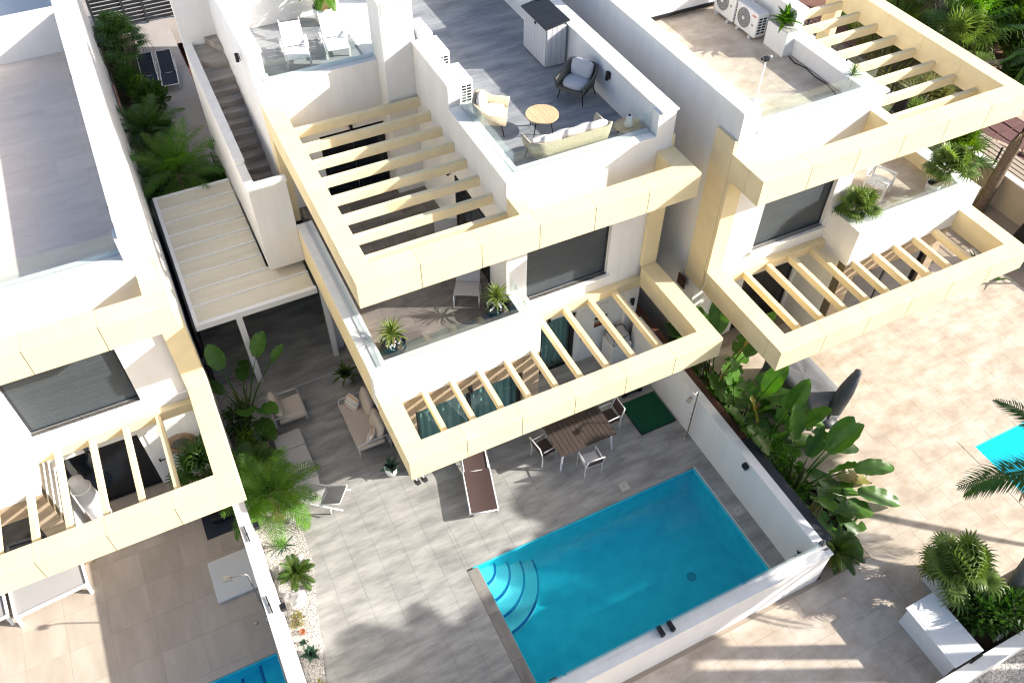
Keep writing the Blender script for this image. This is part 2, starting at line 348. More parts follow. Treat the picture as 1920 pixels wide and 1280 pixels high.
ldeck = structure(bxs(None, 'neighbour_deck', [(-14, SX0, -7.97, 14, -.6, -.105), (SX1, -3.66, -7.97, 14, -.6, -.105), (SX0, SX1, SY1, 14, -.6, -.105), (SX0, SX1, -7.97, SY0, -.6, -.105)], 'lgrout'))
tiles(ldeck, -11.5, -3.67, -1.6, 4.6, -0.1, 0.9, 0.9, 'btile', along='x', holes=[(SX0, SX1, SY0, SY1)], shift=0.0)
street = structure(bxs(None, 'front_path', [(-60, 60, -40, -7.95, -.6, -.1)], 'sand'))
garden = structure(bxs(None, 'garden_soil', [(18.75, 21.9, .9, 60, -.6, .05), (19.8, 21.9, -8, .9, -.6, .05)], 'soil'))
back = structure(bxs(None, 'rear_yard', [(-40, 18.75, 28.4, 80, -1.2, -.05)], 'conc'))
terrain = structure(bxs(None, 'hillside_soil', [(22.2, 90, -40, 120, -1.2, -.2)], 'earth'))

# ------------------------------------------------------------------ houses
zL, zLb, zU, zUb, zR, zP, zB = 3.584, 2.952, 7.056, 6.401, 7.473, 8.062, 4.177
F1, F2 = 3.76, 7.02
def beam_panels(house, name, x0, x1, y0, y1, z0, z1, axis, cuts, sx):
    """a clad beam: dark core and cream panels with open joints"""
    p = bxs(house, name, [(x0 + .02, x1 - .02, y0 + .02, y1 - .02, z0 + .02, z1 - .02)], 'core', sx)
    g = 0.0015
    c = [x0 if axis == 'x' else y0] + list(cuts) + [x1 if axis == 'x' else y1]
    for a, b in zip(c[:-1], c[1:]):
        if axis == 'x':
            bx(p, 'panel', a + g, b - g, y0, y1, z0, z1, 'cream', sx, bev=.006)
            if b < x1 - .01: bx(p, 'joint', b - .006, b + .006, y0 - .003, y0 + .01, z0 + .004, z1 - .004, 'joint', sx)
        else: bx(p, 'panel', x0, x1, a + g, b - g, z0, z1, 'cream', sx, bev=.006)
    return p
def glass_rail(house, name, segs, z0, z1, sx):
    for (x0, x1, y0, y1) in segs:
        if x0 == x1: bx(house, name, x0 - .008, x0 + .008, y0, y1, z0, z1, 'glass', sx)
        else: bx(house, name, x0, x1, y0 - .008, y0 + .008, z0, z1, 'glass', sx)
def wall_lamp(label, loc, ax='y', out=-1, size=(.09, .10, .22)):
    t = thing('wall_lamp', label, 'wall lamp', loc)
    b = B().box(-.05, .05, -.005, .005, -.08, .08) if ax == 'y' else B().box(-.005, .005, -.05, .05, -.08, .08)
    b.build('back_plate', 'black', t)
    dx, dy = (0, out * .06) if ax == 'y' else (out * .06, 0)
    B().lathe([(.035, -.11), (.045, -.105), (.045, .105), (.035, .11)], 12, (dx, dy, 0)).build('shade', 'black', t)
    return t
def house(loc, sx, label, opts):
    h = thing('house', label, 'house', loc, group='row of white pergola houses')
    rt = opts['roof_tile']; yb = opts.get('back', 12.4); depth = opts.get('depth', 22.0)
    # --- white walls
    bxs(h, 'wall', [(3.731, 4.26, 3.027, 3.30, 3.2, zR - .04), (6.52, 7.86, 3.027, 3.30, 3.2, zR - .04), (4.26, 6.52, 3.027, 3.30, 3.2, 3.66),
                    (4.26, 6.52, 3.027, 3.30, 6.15, zR - .04), (7.40, 7.858, 3.027, 3.299, zR - .04, zP - .04)], 'white', sx)
    bxs(h, 'wall', [(3.731, 4.10, 3.30, 6.04, F1, zR - .04), (3.731, 4.02, 6.04, 8.16, F1, zP - .04)], 'white', sx)
    bxs(h, 'wall', [(7.50, 7.86, 3.30, depth, -.3, zP - .04)], 'white', sx)
    if not opts.get('short'):
        bxs(h, 'wall', [(0.02, 1.23, 8.74, 9.05, F1 - .3, zR - .04), (1.23, 2.99, 8.74, 9.05, 5.73, zR - .04), (0.02, .36, 9.05, 9.25, F1 - .3, zR - .04),
                        (0.02, .36, 9.25, yb + 1.9, F1 - .3, zP - .04), (.36, 3.2, yb, yb + .3, F2 - .3, zP + .6)], 'white', sx)
    bxs(h, 'wall', [(4.1, 7.5, yb, yb + .3, F2 - .3, zP - .04)], 'white', sx); bxs(h, 'wall', [(.5, 7.5, depth - .3, depth, -.3, zP - .5)], 'white', sx)
    # --- slabs
    bxs(h, 'roof_slab', [(4.02, 7.5, 3.30, depth - .3, 6.55, F2 - .03), (0.36, 4.02, 9.05, depth - .3, 6.55, F2 - .03)], 'white', sx)
    bxs(h, 'floor_slab', [(.35, 3.731, 2.28, 8.74, 3.28, F1 - .03), (.5, 7.5, 8.74, depth - .3, 3.28, F1 - .03), (3.731, 7.5, 3.3, 8.74, 3.28, F1 - .03)], 'white', sx)
    # --- copings
    cp = 'coping'
    bxs(h, 'coping', [(3.70, 4.135, 3.0, 6.03, zR - .04, zR), (4.135, 7.38, 3.0, 3.40, zR - .04, zR)], cp, sx)
    bxs(h, 'coping', [(3.70, 4.06, 6.03, 8.156, zP - .04, zP)], cp, sx)
    bxs(h, 'coping', [(7.47, 7.89, 3.0, 3.45, zP - .04, zP + .003), (7.46, 7.89, 3.45, depth, zP - .04, zP)], cp, sx)
    bxs(h, 'coping', [(4.06, 7.46, yb - .03, yb + .33, zP - .04, zP - .002)], cp, sx)
    if not opts.get('short'):
        bxs(h, 'coping', [(0, 2.99, 8.71, 9.09, zR - .04, zR), (0, .40, 9.09, 9.27, zR - .04, zR - .001)], cp, sx)
        bxs(h, 'coping', [(0, .40, 9.27, yb - .03, zP - .04, zP)], cp, sx)
        # tower (chimney and ventilation shaft)
        tw = bxs(h, 'chimney', [(2.99, 3.80, 8.156, 9.0, F1 - .1, 9.12)], 'white', sx)
        for k in range(5): bx(tw, 'louvre', 3.04, 3.73, 8.138, 8.155, 8.86 + k * .055, 8.885 + k * .055, 'gplast', sx)
        bx(tw, 'cap', 2.96, 3.83, 8.12, 9.03, 9.12, 9.16, 'coping', sx)
    # --- roof floor tiles
    rf = bxs(h, 'roof_floor', [(4.10, 7.5, 3.30, yb, F2 - .028, F2 - .004), (.36, 2.99, 9.05, yb, F2 - .028, F2 - .004)], {'rtile': 'dgrout', 'bgtile': 'bgrout'}.get(rt, 'grout'), sx)
    tiles(rf, 4.135, 7.5, 3.40, yb, F2, 1.2, 0.6, rt, along='x', sx=sx, th=.018)
    if not opts.get('short'): tiles(rf, .36, 2.99, 9.09, yb, F2, 1.2, 0.6, rt, along='x', sx=sx, th=.018)
    # --- glass rails on the low copings
    for a, b in ((4.0, 5.13), (5.14, 6.26), (6.27, 7.385)): glass_rail(h, 'glass_panel', [(a, b, 3.25, 3.25)], zR, zR + .5, sx)
    for a, b in ((3.26, 4.6), (4.61, 5.95)): glass_rail(h, 'glass_panel', [(4.0, 4.0, a, b)], zR, zR + .5, sx)
    if not opts.get('short'):
        for a, b in ((.22, 1.6), (1.61, 2.98)): glass_rail(h, 'glass_panel', [(a, b, 8.9, 8.9)], zR, zR + .5, sx)
        glass_rail(h, 'glass_panel', [(.22, .22, 8.91, 9.25)], zR, zR + .5, sx)
    # --- upper frame
    x6 = [1.323 * k for k in range(1, 6)]
    beam_panels(h, 'upper_frame', 0, 7.937, 1.933, 2.412, zUb, zU, 'x', x6, sx)
    beam_panels(h, 'upper_frame_side', 0, .43, 2.414, 8.72, zUb, zU, 'y', [3.7, 5.0, 6.3, 7.6], sx)
    beam_panels(h, 'upper_frame_side', 7.496, 7.937, 2.414, 3.026, zUb, zU, 'y', [], sx)
    beam_panels(h, 'upper_frame_tie', 3.731, 4.047, 2.414, 3.026, zUb, zU, 'y', [], sx)
    for k in range(8):
        y = 2.62 + .707 * k + .49 - .12
        bx(h, 'pergola_slat', .431, 3.73, y, y + .11, 6.40, 6.64, 'slat', sx, bev=.006)
    # columns of the upper frame
    beam_panels(h, 'column', 7.496, 7.937, 2.92, 3.024, zL, zUb, 'z' if 0 else 'y', [], sx)
    beam_panels(h, 'column', 7.866, 7.94, 3.03, 3.70, 2.9, 7.36, 'y', [], sx)
    bxs(h, 'column', [(.02, .25, 8.25, 8.72, F1, zUb)], 'cream', sx)
    # --- first floor terrace
    bxs(h, 'wall', [(0.003, 4.118, 1.975, 2.26, 3.02, zB - .03), (3.80, 4.118, 2.26, 3.026, 3.02, zB - .03)], 'white', sx)
    bxs(h, 'coping', [(-.01, 4.13, 1.965, 2.363, zB - .03, zB), (3.74, 4.13, 2.363, 3.025, zB - .03, zB), (-.01, .40, 2.363, 7.60, zB - .03, zB)], cp, sx)
    beam_panels(h, 'side_fascia', 0, .35, 2.262, 7.60, zLb, zB - .03, 'y', [3.7, 5.0, 6.3], sx)
    for a, b in ((.25, 1.44), (1.45, 2.64), (2.65, 3.84)): glass_rail(h, 'glass_panel', [(a, b, 2.225, 2.225)], zB, zB + .48, sx)
    for a, b in ((2.235, 4.0), (4.01, 5.8), (5.81, 7.58)): glass_rail(h, 'glass_panel', [(.25, .25, a, b)], zB, zB + .48, sx)
    glass_rail(h, 'glass_panel', [(3.84, 3.84, 2.235, 3.02)], zB, zB + .48, sx)
    tf = bxs(h, 'terrace_floor', [(.35, 3.731, 2.26, 8.74, F1 - .028, F1 - .004)], 'dgrout', sx)
    tiles(tf, .36, 3.73, 2.37, 8.73, F1, 0.6, 1.2, opts['terr_tile'], sx=sx, th=.018)
    # --- sliding door at the back of the terrace
    d = bxs(h, 'sliding_door', [(1.23, 2.99, 8.86, 8.90, F1, F1 + .06), (1.23, 2.99, 8.86, 8.90, 5.66, 5.73), (1.23, 1.29, 8.86, 8.90, F1 + .06, 5.66), (2.93, 2.99, 8.86, 8.90, F1 + .06, 5.66)], 'black', sx)
    bx(d, 'pane', 1.29, 2.10, 8.87, 8.885, F1 + .06, 5.66, 'dglass', sx); bx(d, 'pane', 2.11, 2.93, 8.875, 8.89, F1 + .06, 5.66, 'dglass', sx)
    d = bxs(h, 'side_door', [(3.70, 3.728, 3.95, 4.02, F1, 5.70), (3.70, 3.728, 5.78, 5.85, F1, 5.70), (3.70, 3.728, 4.02, 5.78, 5.63, 5.70)], 'black', sx)
    bx(d, 'pane', 3.712, 3.726, 4.02, 4.9, F1, 5.63, 'dglass', sx); bx(d, 'pane', 3.708, 3.722, 4.9, 5.78, F1, 5.63, 'dglass', sx)
    # --- window with roller shutter
    wn = bxs(h, 'window', [(4.26, 6.52, 3.14, 3.20, 3.66, 3.70), (4.26, 6.52, 3.14, 3.20, 6.10, 6.15), (4.26, 4.31, 3.14, 3.20, 3.70, 6.10), (6.47, 6.52, 3.14, 3.20, 3.70, 6.10)], 'dark', sx)
    sb = B()
    for k in range(44):
        z = 3.70 + k * 2.4 / 44; sb.box(4.31 * sx, 6.47 * sx, 3.158, 3.185, z + .004, z + .052)
        sb.box(4.31 * sx, 6.47 * sx, 3.17, 3.18, z - .002, z + .0545)
    sb.build('shutter', 'shutter', wn)['kind'] = 'stuff'
    bx(h, 'window_sill', 4.20, 6.58, 2.93, 3.14, 3.62, 3.66, 'coping', sx, bev=.008)
    bx(h, 'ledge', 4.118, 7.494, 2.86, 3.026, 2.95, 3.22, 'cream', sx)
    # --- lower frame
    beam_panels(h, 'lower_frame', 0, 7.937, 0, .45, zLb, zL, 'x', x6, sx)
    beam_panels(h, 'lower_frame_side', 0, .45, .452, 1.974, zLb, zL, 'y', [], sx)
    beam_panels(h, 'lower_frame_side', 7.496, 7.937, .452, 2.918, zLb, zL, 'y', [1.7], sx)
    for k in range(5):
        x = 1.05 + k * .70; bx(h, 'pergola_slat', x, x + .115, .451, 1.974, 2.97, 3.17, 'wood', sx, bev=.006)
    for k in range(4):
        x = 4.50 + k * .715; bx(h, 'pergola_slat', x, x + .115, .451, 2.859, 2.97, 3.17, 'wood', sx, bev=.006)
    # --- ground floor
    bxs(h, 'wall', [(3.80, 4.118, 2.25, 3.45, 0, 3.02), (4.118, 4.22 if opts.get('dark_doors') else 4.95, 3.45, 3.7, 0, 3.28), (6.02, 7.5, 3.45, 3.7, 0, 3.28), (4.22 if opts.get('dark_doors') else 4.95, 6.02, 3.45, 3.7, 2.12, 3.28), ], 'white', sx); bxs(h, 'porch_wall', [(.5, .76, 2.25, depth - .3, 0, 3.28)], 'shadewall', sx)
    cl = bxs(h, 'clad_wall', [(.5, .85, 2.0, 2.25, 0, 3.02), (3.66, 4.10, 2.0, 2.25, 0, 3.02), (.85, 3.66, 2.0, 2.25, 2.46, 3.02)], 'core', sx)
    for k in range(5): bx(cl, 'stone_tile', 3.663, 4.117, 1.977, 1.999, .002 + k * .6, .596 + k * .6, 'ctile', sx)
    for k in range(4): bx(cl, 'stone_tile', .852 + k * .7025, 1.55 + k * .7025, 1.977, 1.999, 2.462, 3.0, 'ctile', sx)
    for k in range(5): bx(cl, 'stone_tile', .502, .848, 1.977, 1.999, .002 + k * .6, .596 + k * .6, 'ctile', sx)
    d = bxs(h, 'glass_door', [(.85, 3.66, 2.08, 2.13, 2.40, 2.46), (.85, .90, 2.08, 2.13, 0, 2.40), (2.20, 2.30, 2.08, 2.13, 0, 2.40), (3.58, 3.66, 2.08, 2.13, 0, 2.40), (.9, 3.6, 2.08, 2.13, 0, .05)], 'black', sx)
    dk = opts.get('dark_doors')
    bx(d, 'pane', .90, 2.20, 2.098, 2.11, .05, 2.40, 'dglass' if dk else 'wglass', sx); bx(d, 'pane', 2.30, 3.58, 2.098, 2.11, .05, 2.40, 'dglass' if dk else 'wglass', sx)
    if not dk:
        cb = B(); n = 90
        for (a0, a1, yy, z1) in ((.88, 3.64, 2.34, 2.42),):
            v = []; f = []
            for i in range(n + 1):
                x = a0 + (a1 - a0) * i / n; y = yy + .05 * math.sin(i * .95) + .02 * math.sin(i * 2.3)
                v += [(x * sx, y, .03), (x * sx, y, z1)]
            f = [(2 * i, 2 * i + 2, 2 * i + 3, 2 * i + 1) for i in range(n)]
            cb.add(v, f, True)
        cb.build('curtain', 'curtain', d)
        e = B(); v = []; n = 40
        for i in range(n + 1):
            x = 5.0 + 1.0 * i / n; v += [(x * sx, 3.72 + .04 * math.sin(i), .03), (x * sx, 3.72 + .04 * math.sin(i), 2.1)]
        e.add(v, [(2 * i, 2 * i + 2, 2 * i + 3, 2 * i + 1) for i in range(n)], True)
    gd = 4.22 if dk else 4.95
    d2 = bxs(h, 'garden_door', [(gd, gd + .07, 3.50, 3.56, 0, 2.12), (5.90, 6.02, 3.50, 3.56, 0, 2.12), (gd + .07, 5.90, 3.50, 3.56, 2.05, 2.12), (gd + .07, 5.90, 3.50, 3.56, 0, .06)], 'black', sx)
    bx(d2, 'pane', gd + .07, 5.90, 3.52, 3.535, .06, 2.05, 'dglass' if dk else 'wglass', sx)
    if not dk: e.build('curtain', 'curtain', d2)
    d3 = bx(h, 'utility_door', 6.16, 6.98, 3.425, 3.449, .01, 2.08, 'wplast', sx)
    B().box(-.06 * sx, .06 * sx, -.06, -.04, -.01, .01).box(-.075 * sx, -.045 * sx, -.06, 0, -.03, .03).build('handle', 'black', d3, (-.30 * sx, -.012, -.06))
    bxs(h, 'post', [(.22, .42, 6.9, 7.1, 0, 3.28)], 'wmetal', sx)
    bxs(h, 'ground_floor', [(.76, 7.5, 3.7, depth - .3, -.3, -.01), (.76, 3.8, 2.25, 3.7, -.3, -.012)], 'conc', sx)
    return h
hm = house((0, 0, 0), 1, 'white middle house with rope furniture on its roof terrace and stairs at its side', dict(roof_tile='rtile', terr_tile='ftile'))
hr = house((RX, RY, RZ), -1, 'white house on the right with air conditioners and a tripod on its roof', dict(roof_tile='trav', terr_tile='trav', back=8.79, short=1, dark_doors=1, depth=20))
hl = house((LX, LY, LZ), 1, 'white house on the left with an empty pale tiled roof', dict(roof_tile='bgtile', terr_tile='bgtile', dark_doors=1, depth=26))
# dark line and door leaf on the right house's roof room, low parapet step
bxs(hr, 'roof_room', [(-7.5, -4.10, 8.70, 8.78, F2 + .15, 9.6)], 'white'); bxs(hr, 'threshold', [(-7.46, -4.12, 8.66, 8.695, F2 + .08, F2 + .17)], 'black')

# stair tower of the middle house
st = hm
tw_ = bxs(hm, 'stair_wall', [(-.93, -.0, 7.62, 7.84, 2.95, 5.56), (-.93, -.75, 7.84, 8.70, 2.95, 5.56), (-.93, -.75, 8.70, 11.2, 2.95, 5.62), (-.93, -.75, 11.2, 14.2, 0, 5.80),
                              (-.75, 0.02, 7.84, 11.4, 2.95, 3.3), (-.93, .36, 14.2, 14.45, 0, 7.5), (-.4, .5, 14.45, 22, 0, 6.3)], 'white')
bxs(hm, 'stair_coping', [(-.95, .03, 7.60, 7.86, 5.56, 5.60), (-.95, -.73, 7.86, 8.70, 5.56, 5.598)], 'coping')
cb = B()
cb.add([(-.95, 8.70, 5.62), (-.71, 8.70, 5.62), (-.71, 14.2, 5.99), (-.95, 14.2, 5.99), (-.95, 8.70, 5.68), (-.71, 8.70, 5.68), (-.71, 14.2, 6.06), (-.95, 14.2, 6.06)],
       [(0, 3, 2, 1), (4, 5, 6, 7), (0, 1, 5, 4), (1, 2, 6, 5), (2, 3, 7, 6), (3, 0, 4, 7)])
cb.build('stair_coping', 'coping', hm)
for k in range(13):
    y0 = 8.78 + k * .31
    bx(hm, 'step', -.745, .018, y0, y0 + (.33 if k < 12 else 1.7), 3.3 if k < 6 else 4.4, F1 + .165 * k, 'step')
bx(hm, 'step', -.745, .018, 7.85, 8.78, 3.4, F1 - .06, 'step')
B().add([(-.74, 13.35, 5.7), (.018, 12.95, 5.7), (.018, 14.19, 5.7), (-.74, 14.19, 5.7), (-.74, 13.35, 5.95), (.018, 12.95, 5.95), (.018, 14.19, 5.95), (-.74, 14.19, 5.95)],
        [(0, 3, 2, 1), (4, 5, 6, 7), (0, 1, 5, 4), (1, 2, 6, 5), (2, 3, 7, 6), (3, 0, 4, 7)]).build('step', 'step', hm)
B().add([(-.35, 14.19, 5.9), (.018, 13.4, 5.9), (.018, 14.19, 5.9), (-.35, 14.19, 6.15), (.018, 13.4, 6.15), (.018, 14.19, 6.15)],
        [(0, 1, 4, 3), (3, 4, 5), (1, 2, 5, 4)]).build('step', 'step', hm)
# rails of the rear door that run along the terrace edge (dark channel beside the left glass)
bxs(hm, 'glass_channel', [(.20, .30, 2.24, 7.58, zB + .001, zB + .02)], 'gplast')

# ------------------------------------------------------------------ boundary walls
def wall_thing(label, boxes, mt='white', coping=None, name='garden_wall'):
    x0 = boxes[0][0]; t = thing(name, label, 'wall', (boxes[0][0], boxes[0][2], boxes[0][4]))
    o = (boxes[0][0], boxes[0][2], boxes[0][4])
    sh = lambda b: (b[0] - o[0], b[1] - o[0], b[2] - o[1], b[3] - o[1], b[4] - o[2], b[5] - o[2])
    bxs(t, 'wall_body', [sh(b) for b in boxes], mt)
    if coping: bxs(t, 'coping', [sh(b) for b in coping], 'coping')
    return t, sh
wr, sh = wall_thing('white wall between the middle pool and the banana bed', [(7.60, 7.80, -4.60, 3.0, 0, 1.47)], coping=[(7.59, 7.82, -4.60, 3.0, 1.47, 1.51)])
wf, sh2 = wall_thing('white front wall with black glass clamps beyond the middle pool', [(-3.2, 7.80, -4.90, -4.68, -.3, 1.47)], coping=[(-3.2, 7.82, -4.92, -4.74, 1.47, 1.512), (-3.2, 7.82, -4.74, -4.63, 1.47, 1.50)])
wl, sh3 = wall_thing('white wall beside the gravel bed and the left neighbour', [(-3.64, -3.42, -4.9, 3.6, -.3, 1.70)], coping=[(-3.66, -3.40, -4.9, 3.6, 1.70, 1.745)])
wfr, _ = wall_thing('low white wall at the lower right corner beside the gravel', [(7.2, 24, -8.15, -7.93, -.1, .72)], coping=[(7.2, 24, -8.17, -7.91, .72, .76)])
# dark fence strip and rust panels on the wall beside the bananas
fz = thing('fence', 'dark slatted fence strip on top of the banana bed wall', 'fence', (7.86, -4.6, .2))
for k in range(6): bx(fz, 'slat', -.02 + k * .045, .018 + k * .045, 0.0, 3.05, 1.22 - k * .006, 1.27 - k * .006, 'dark')
for y in (.1, 1.55, 2.95): bx(fz, 'post', -.03, .25, y - .03, y + .03, 0, 1.21, 'dark')
fb = thing('screen', 'rust brown panel screen behind the white wall by the shower', 'screen', (7.85, -1.5, .2))
for k in range(6): bx(fb, 'panel', 0, .2, k * .85, k * .85 + .83, 0, 1.25, 'rustw')
# clamps and glass along the front wall
gl = thing('glass_fence', 'low glass fence on the front wall beside the pool', 'fence', (-3.1, -4.68, 1.512))
for k in range(5): bx(gl, 'glass_panel', .05 + k * 2.15, 2.15 + k * 2.15, -.008, .008, .03, .30, 'glass')
for k, x in enumerate((6.55, 6.80)):
    bx(gl, 'clamp', x - .04, x + .04, -.16, .06, 0, .12, 'black', bev=.01)
cp = thing('fence_post', 'steel corner post with black bracket at the end of the fence', 'post', (7.75, -4.62, 1.512))
B().box(-.06, .06, -.06, .06, 0, .02).box(-.045, -.025, -.045, .045, .02, .12).box(.025, .045, -.045, .045, .02, .12).box(-.045, .045, .025, .045, .02, .12).box(-.045, .045, -.045, -.025, .02, .12).build('sleeve', 'chrome', cp)
B().obox((0, -.1, -.08), (.1, .03, .22), (R(25), 0, 0)).build('bracket', 'black', cp)

# ------------------------------------------------------------------ pools
def pool(name, label, x0, x1, y0, y1, z, depth=1.25):
    t = thing(name, label, 'pool', (x0, y0, z - depth))
    W, D = x1 - x0, y1 - y0; e = .12
    bxs(t, 'basin', [(-e, W + e, -e, D + e, -.15, 0), (-e, .015, -e, D + e, 0, depth - .035), (W - .015, W + e, -e, D + e, 0, depth - .035), (.015, W - .015, -e, .015, 0, depth - .035), (.015, W - .015, D - .015, D + e, 0, depth - .035)], 'basin')
    wz = depth - .10
    B().add([(.01, .01, wz), (W - .01, .01, wz), (W - .01, D - .01, wz), (.01, D - .01, wz)], [(0, 1, 2, 3)]).build('water', 'water', t)
    return t
pm = pool('swimming_pool', 'turquoise pool with curved blue edged steps in the middle yard', PX0, PX1, PY0, PY1, 0)
W, D = PX1 - PX0, PY1 - PY0
for k, (r, z) in enumerate(((1.50, .26), (1.15, .50), (.80, .74), (.45, .98))):
    n = 18
    def sector(r0, z0, z1):
        v = [(0, D, z0), (0, D, z1)]
        for i in range(n + 1):
            a = -math.pi / 2 * i / n
            v += [(r0 * math.cos(a), D + r0 * math.sin(a), z0), (r0 * math.cos(a), D + r0 * math.sin(a), z1)]
        f = []
        for i in range(n):
            a0 = 2 + 2 * i; f += [(a0, a0 + 1, a0 + 3, a0 + 2), (1, a0 + 3, a0 + 1)]
        return B().add([(max(x, .018), min(y, D - .018), zz) for (x, y, zz) in v], f)
    s_ = sector(r, .001, z).build('step', 'pstep', pm)
    v = []; f = []
    for i in range(n + 1):
        a = -math.pi / 2 * i / n
        for rr in (r - .05, r + .004):
            v.append((max(.02, rr * math.cos(a)), min(D - .02, D + rr * math.sin(a)), z + .004))
    v2 = []
    for i in range(n + 1):
        a = -math.pi / 2 * i / n; v2.append((max(.02, (r + .004) * math.cos(a)), min(D - .02, D + (r + .004) * math.sin(a)), z - .05))
    k0 = len(v); f = [(2 * i, 2 * i + 1, 2 * i + 3, 2 * i + 2) for i in range(n)] + [(2 * i + 1, k0 + i, k0 + i + 1, 2 * i + 3) for i in range(n)]
    B().add(v + v2, f).build('edge_strip', 'pedge', s_)
B().lathe([(.12, .002), (.12, .02), (.05, .024)], 20, (4.9, 1.35, 0)).build('drain', 'basin2', pm)
for k in range(6): bx(pm, 'coping', -.275, -.003, k * .595 - .2 + .0, k * .595 + .39, 1.22, 1.25, 'coppool')
for k in range(10): bx(pm, 'edge_tile', W + .001, W + .03, k * .345, k * .345 + .34, 1.2, 1.252, 'pstep')
pr_ = pool('swimming_pool', 'bright turquoise pool in the right neighbour yard at the picture edge', QX0, QX1, QY0, QY1, .2)
for k in range(6): bx(pr_, 'coping', -.30, -.004, k * .60 - .2, k * .60 + .39, 1.22, 1.256, 'trav')
for k in range(8): bx(pr_, 'coping', k * .90 - .3, k * .90 + .59, QY1 - QY0 + .004, QY1 - QY0 + .30, 1.22, 1.256, 'trav')
pl_ = pool('swimming_pool', 'turquoise pool with dark blue step lines in the left neighbour yard', SX0, SX1, SY0, SY1, -.1)
WL, DL = SX1 - SX0, SY1 - SY0
for k in range(4):
    s_ = bx(pl_, 'step', WL - .45 * (k + 1), WL - .45 * k - .002, .002, DL - .002, .003, 1.0 - .22 * k, 'basin')
    bx(pl_, 'edge_strip', WL - .45 * (k + 1) - .006, WL - .45 * (k + 1) + .06, .003, DL - .003, .98 - .22 * k, 1.006 - .22 * k, 'pedge')

# ------------------------------------------------------------------ plants
def strip(b, pts, ws, side, fold=0.0):
    """a tapered leaf strip along pts; side = sideways vector; fold lifts both edges"""
    k = len(b.v)
    for p, w_ in zip(pts, ws):
        p = Vector(p); b.v.append(tuple(p - side * w_ + Vector((0, 0, fold * w_)))); b.v.append(tuple(p + side * w_ + Vector((0, 0, fold * w_))))
    for i in range(len(pts) - 1):
        b.f.append((k + 2 * i, k + 2 * i + 1, k + 2 * i + 3, k + 2 * i + 2)); b.sm.append(True)
def m_pinnate(L, n=26, ll=.5, rise=.5, droop=.75, w_=.022, mt='palm', seed=0, hang=.5, name='frond'):
    rnd = random.Random(seed); b = B()
    P = lambda s: Vector((L * (s - .18 * s * s), 0, L * (rise * s - droop * s * s)))
    b.tube([P(i / 8) for i in range(9)], [.018 * (1 - .85 * i / 8) + .003 for i in range(9)], 5)
    for i in range(n):
        s = .12 + .88 * (i + .5) / n; p = P(s); d = (P(min(1, s + .02)) - P(s - .02)).normalized()
        l = ll * (math.sin(math.pi * min(1, .18 + .80 * s)) ** .7) * rnd.uniform(.88, 1.1)
        for sg in (-1, 1):
            side = Vector((0, sg, 0)); dirv = (side * .85 + d * (.45 + .5 * s) + Vector((0, 0, rnd.uniform(.05, .25)))).normalized()
            q1 = p + dirv * l * .5; q2 = q1 + (dirv + Vector((0, 0, -hang * rnd.uniform(.7, 1.4)))).normalized() * l * .5
            wd = d.cross(Vector((0, 0, 1))).cross(dirv)
            wd = d * .9 + Vector((0, 0, .25)); wd.normalize()
            strip(b, [p, q1, q2], [w_ * .7, w_, .002], wd)
    return b.mesh(name, mt)
def m_fan(rad=.45, n=22, pet=.5, mt='fan', seed=0, spread=300, droop=.25, name='fan_leaf'):
    rnd = random.Random(seed); b = B()
    b.tube([(0, 0, 0), (pet * .5, 0, pet * .28), (pet, 0, pet * .42)], [.012, .009, .007], 5)
    c = Vector((pet, 0, pet * .42)); up = Vector((-.35, 0, 1)).normalized(); fw = Vector((1, 0, .35)).normalized(); sd = Vector((0, 1, 0))
    for i in range(n):
        a = R(-spread / 2 + spread * i / (n - 1)); d = fw * math.cos(a) + sd * math.sin(a)
        l = rad * rnd.uniform(.85, 1.08) * (.75 + .25 * math.cos(a)); s_ = d.cross(up).normalized()
        strip(b, [c, c + d * l * .45 + up * .04, c + d * l * .8 + up * .02, c + d * l + Vector((0, 0, -droop * l))], [.004, .02 + rad * .02, .014, .002], s_)
    return b.mesh(name, mt)
def m_paddle(L=.9, W_=.2, pet=.9, bend=.5, mt='banana', seed=0, tears=0, name='leaf'):
    """broad paddle leaf: petiole from the origin, blade grid folded along a midrib"""
    rnd = random.Random(seed); b = B(); n = 14
    P = lambda t: Vector((bend * (t * .25 + .75 * t * t) * (pet + L), 0, (pet + L) * (t - .42 * bend * t * t)))
    t0 = pet / (pet + L); k = len(b.v)
    rows = []
    for i in range(n + 1):
        u = i / n; t = t0 + (1 - t0) * u; p = P(t); d = (P(min(1, t + .01)) - P(t - .01)).normalized(); nrm = Vector((d.z, 0, -d.x))
        wv = W_ * (math.sin(math.pi * (u * .92 + .06)) ** .6) * (1 if u < .97 else .35)
        row = []
        for j, s_ in enumerate((-1, -.5, 0, .5, 1)):
            lift = -.30 * abs(s_) * wv + .02 * math.sin(u * 23 + s_ * 3 + seed) * abs(s_)
            row.append(tuple(p + Vector((0, s_ * wv, 0)) - nrm * (-lift)))
        rows.append(row)
    for r_ in rows: b.v += r_
    cut = set(rnd.sample(range(2, n - 1), min(tears, n - 4))) if tears else set()
    for i in range(n):
        for j in range(4):
            if i in cut and (j == 0 or j == 3): continue
            b.f.append((k + i * 5 + j, k + i * 5 + j + 1, k + (i + 1) * 5 + j + 1, k + (i + 1) * 5 + j)); b.sm.append(True)
    b.tube([P(t0 * i / 5) for i in range(6)], [.028 - .003 * i for i in range(6)], 6)
    b.tube([P(t0 + (1 - t0) * i / 6) - Vector((0, 0, .006)) for i in range(7)], [.013 - .0017 * i for i in range(7)], 5)
    return b.mesh(name, mt)
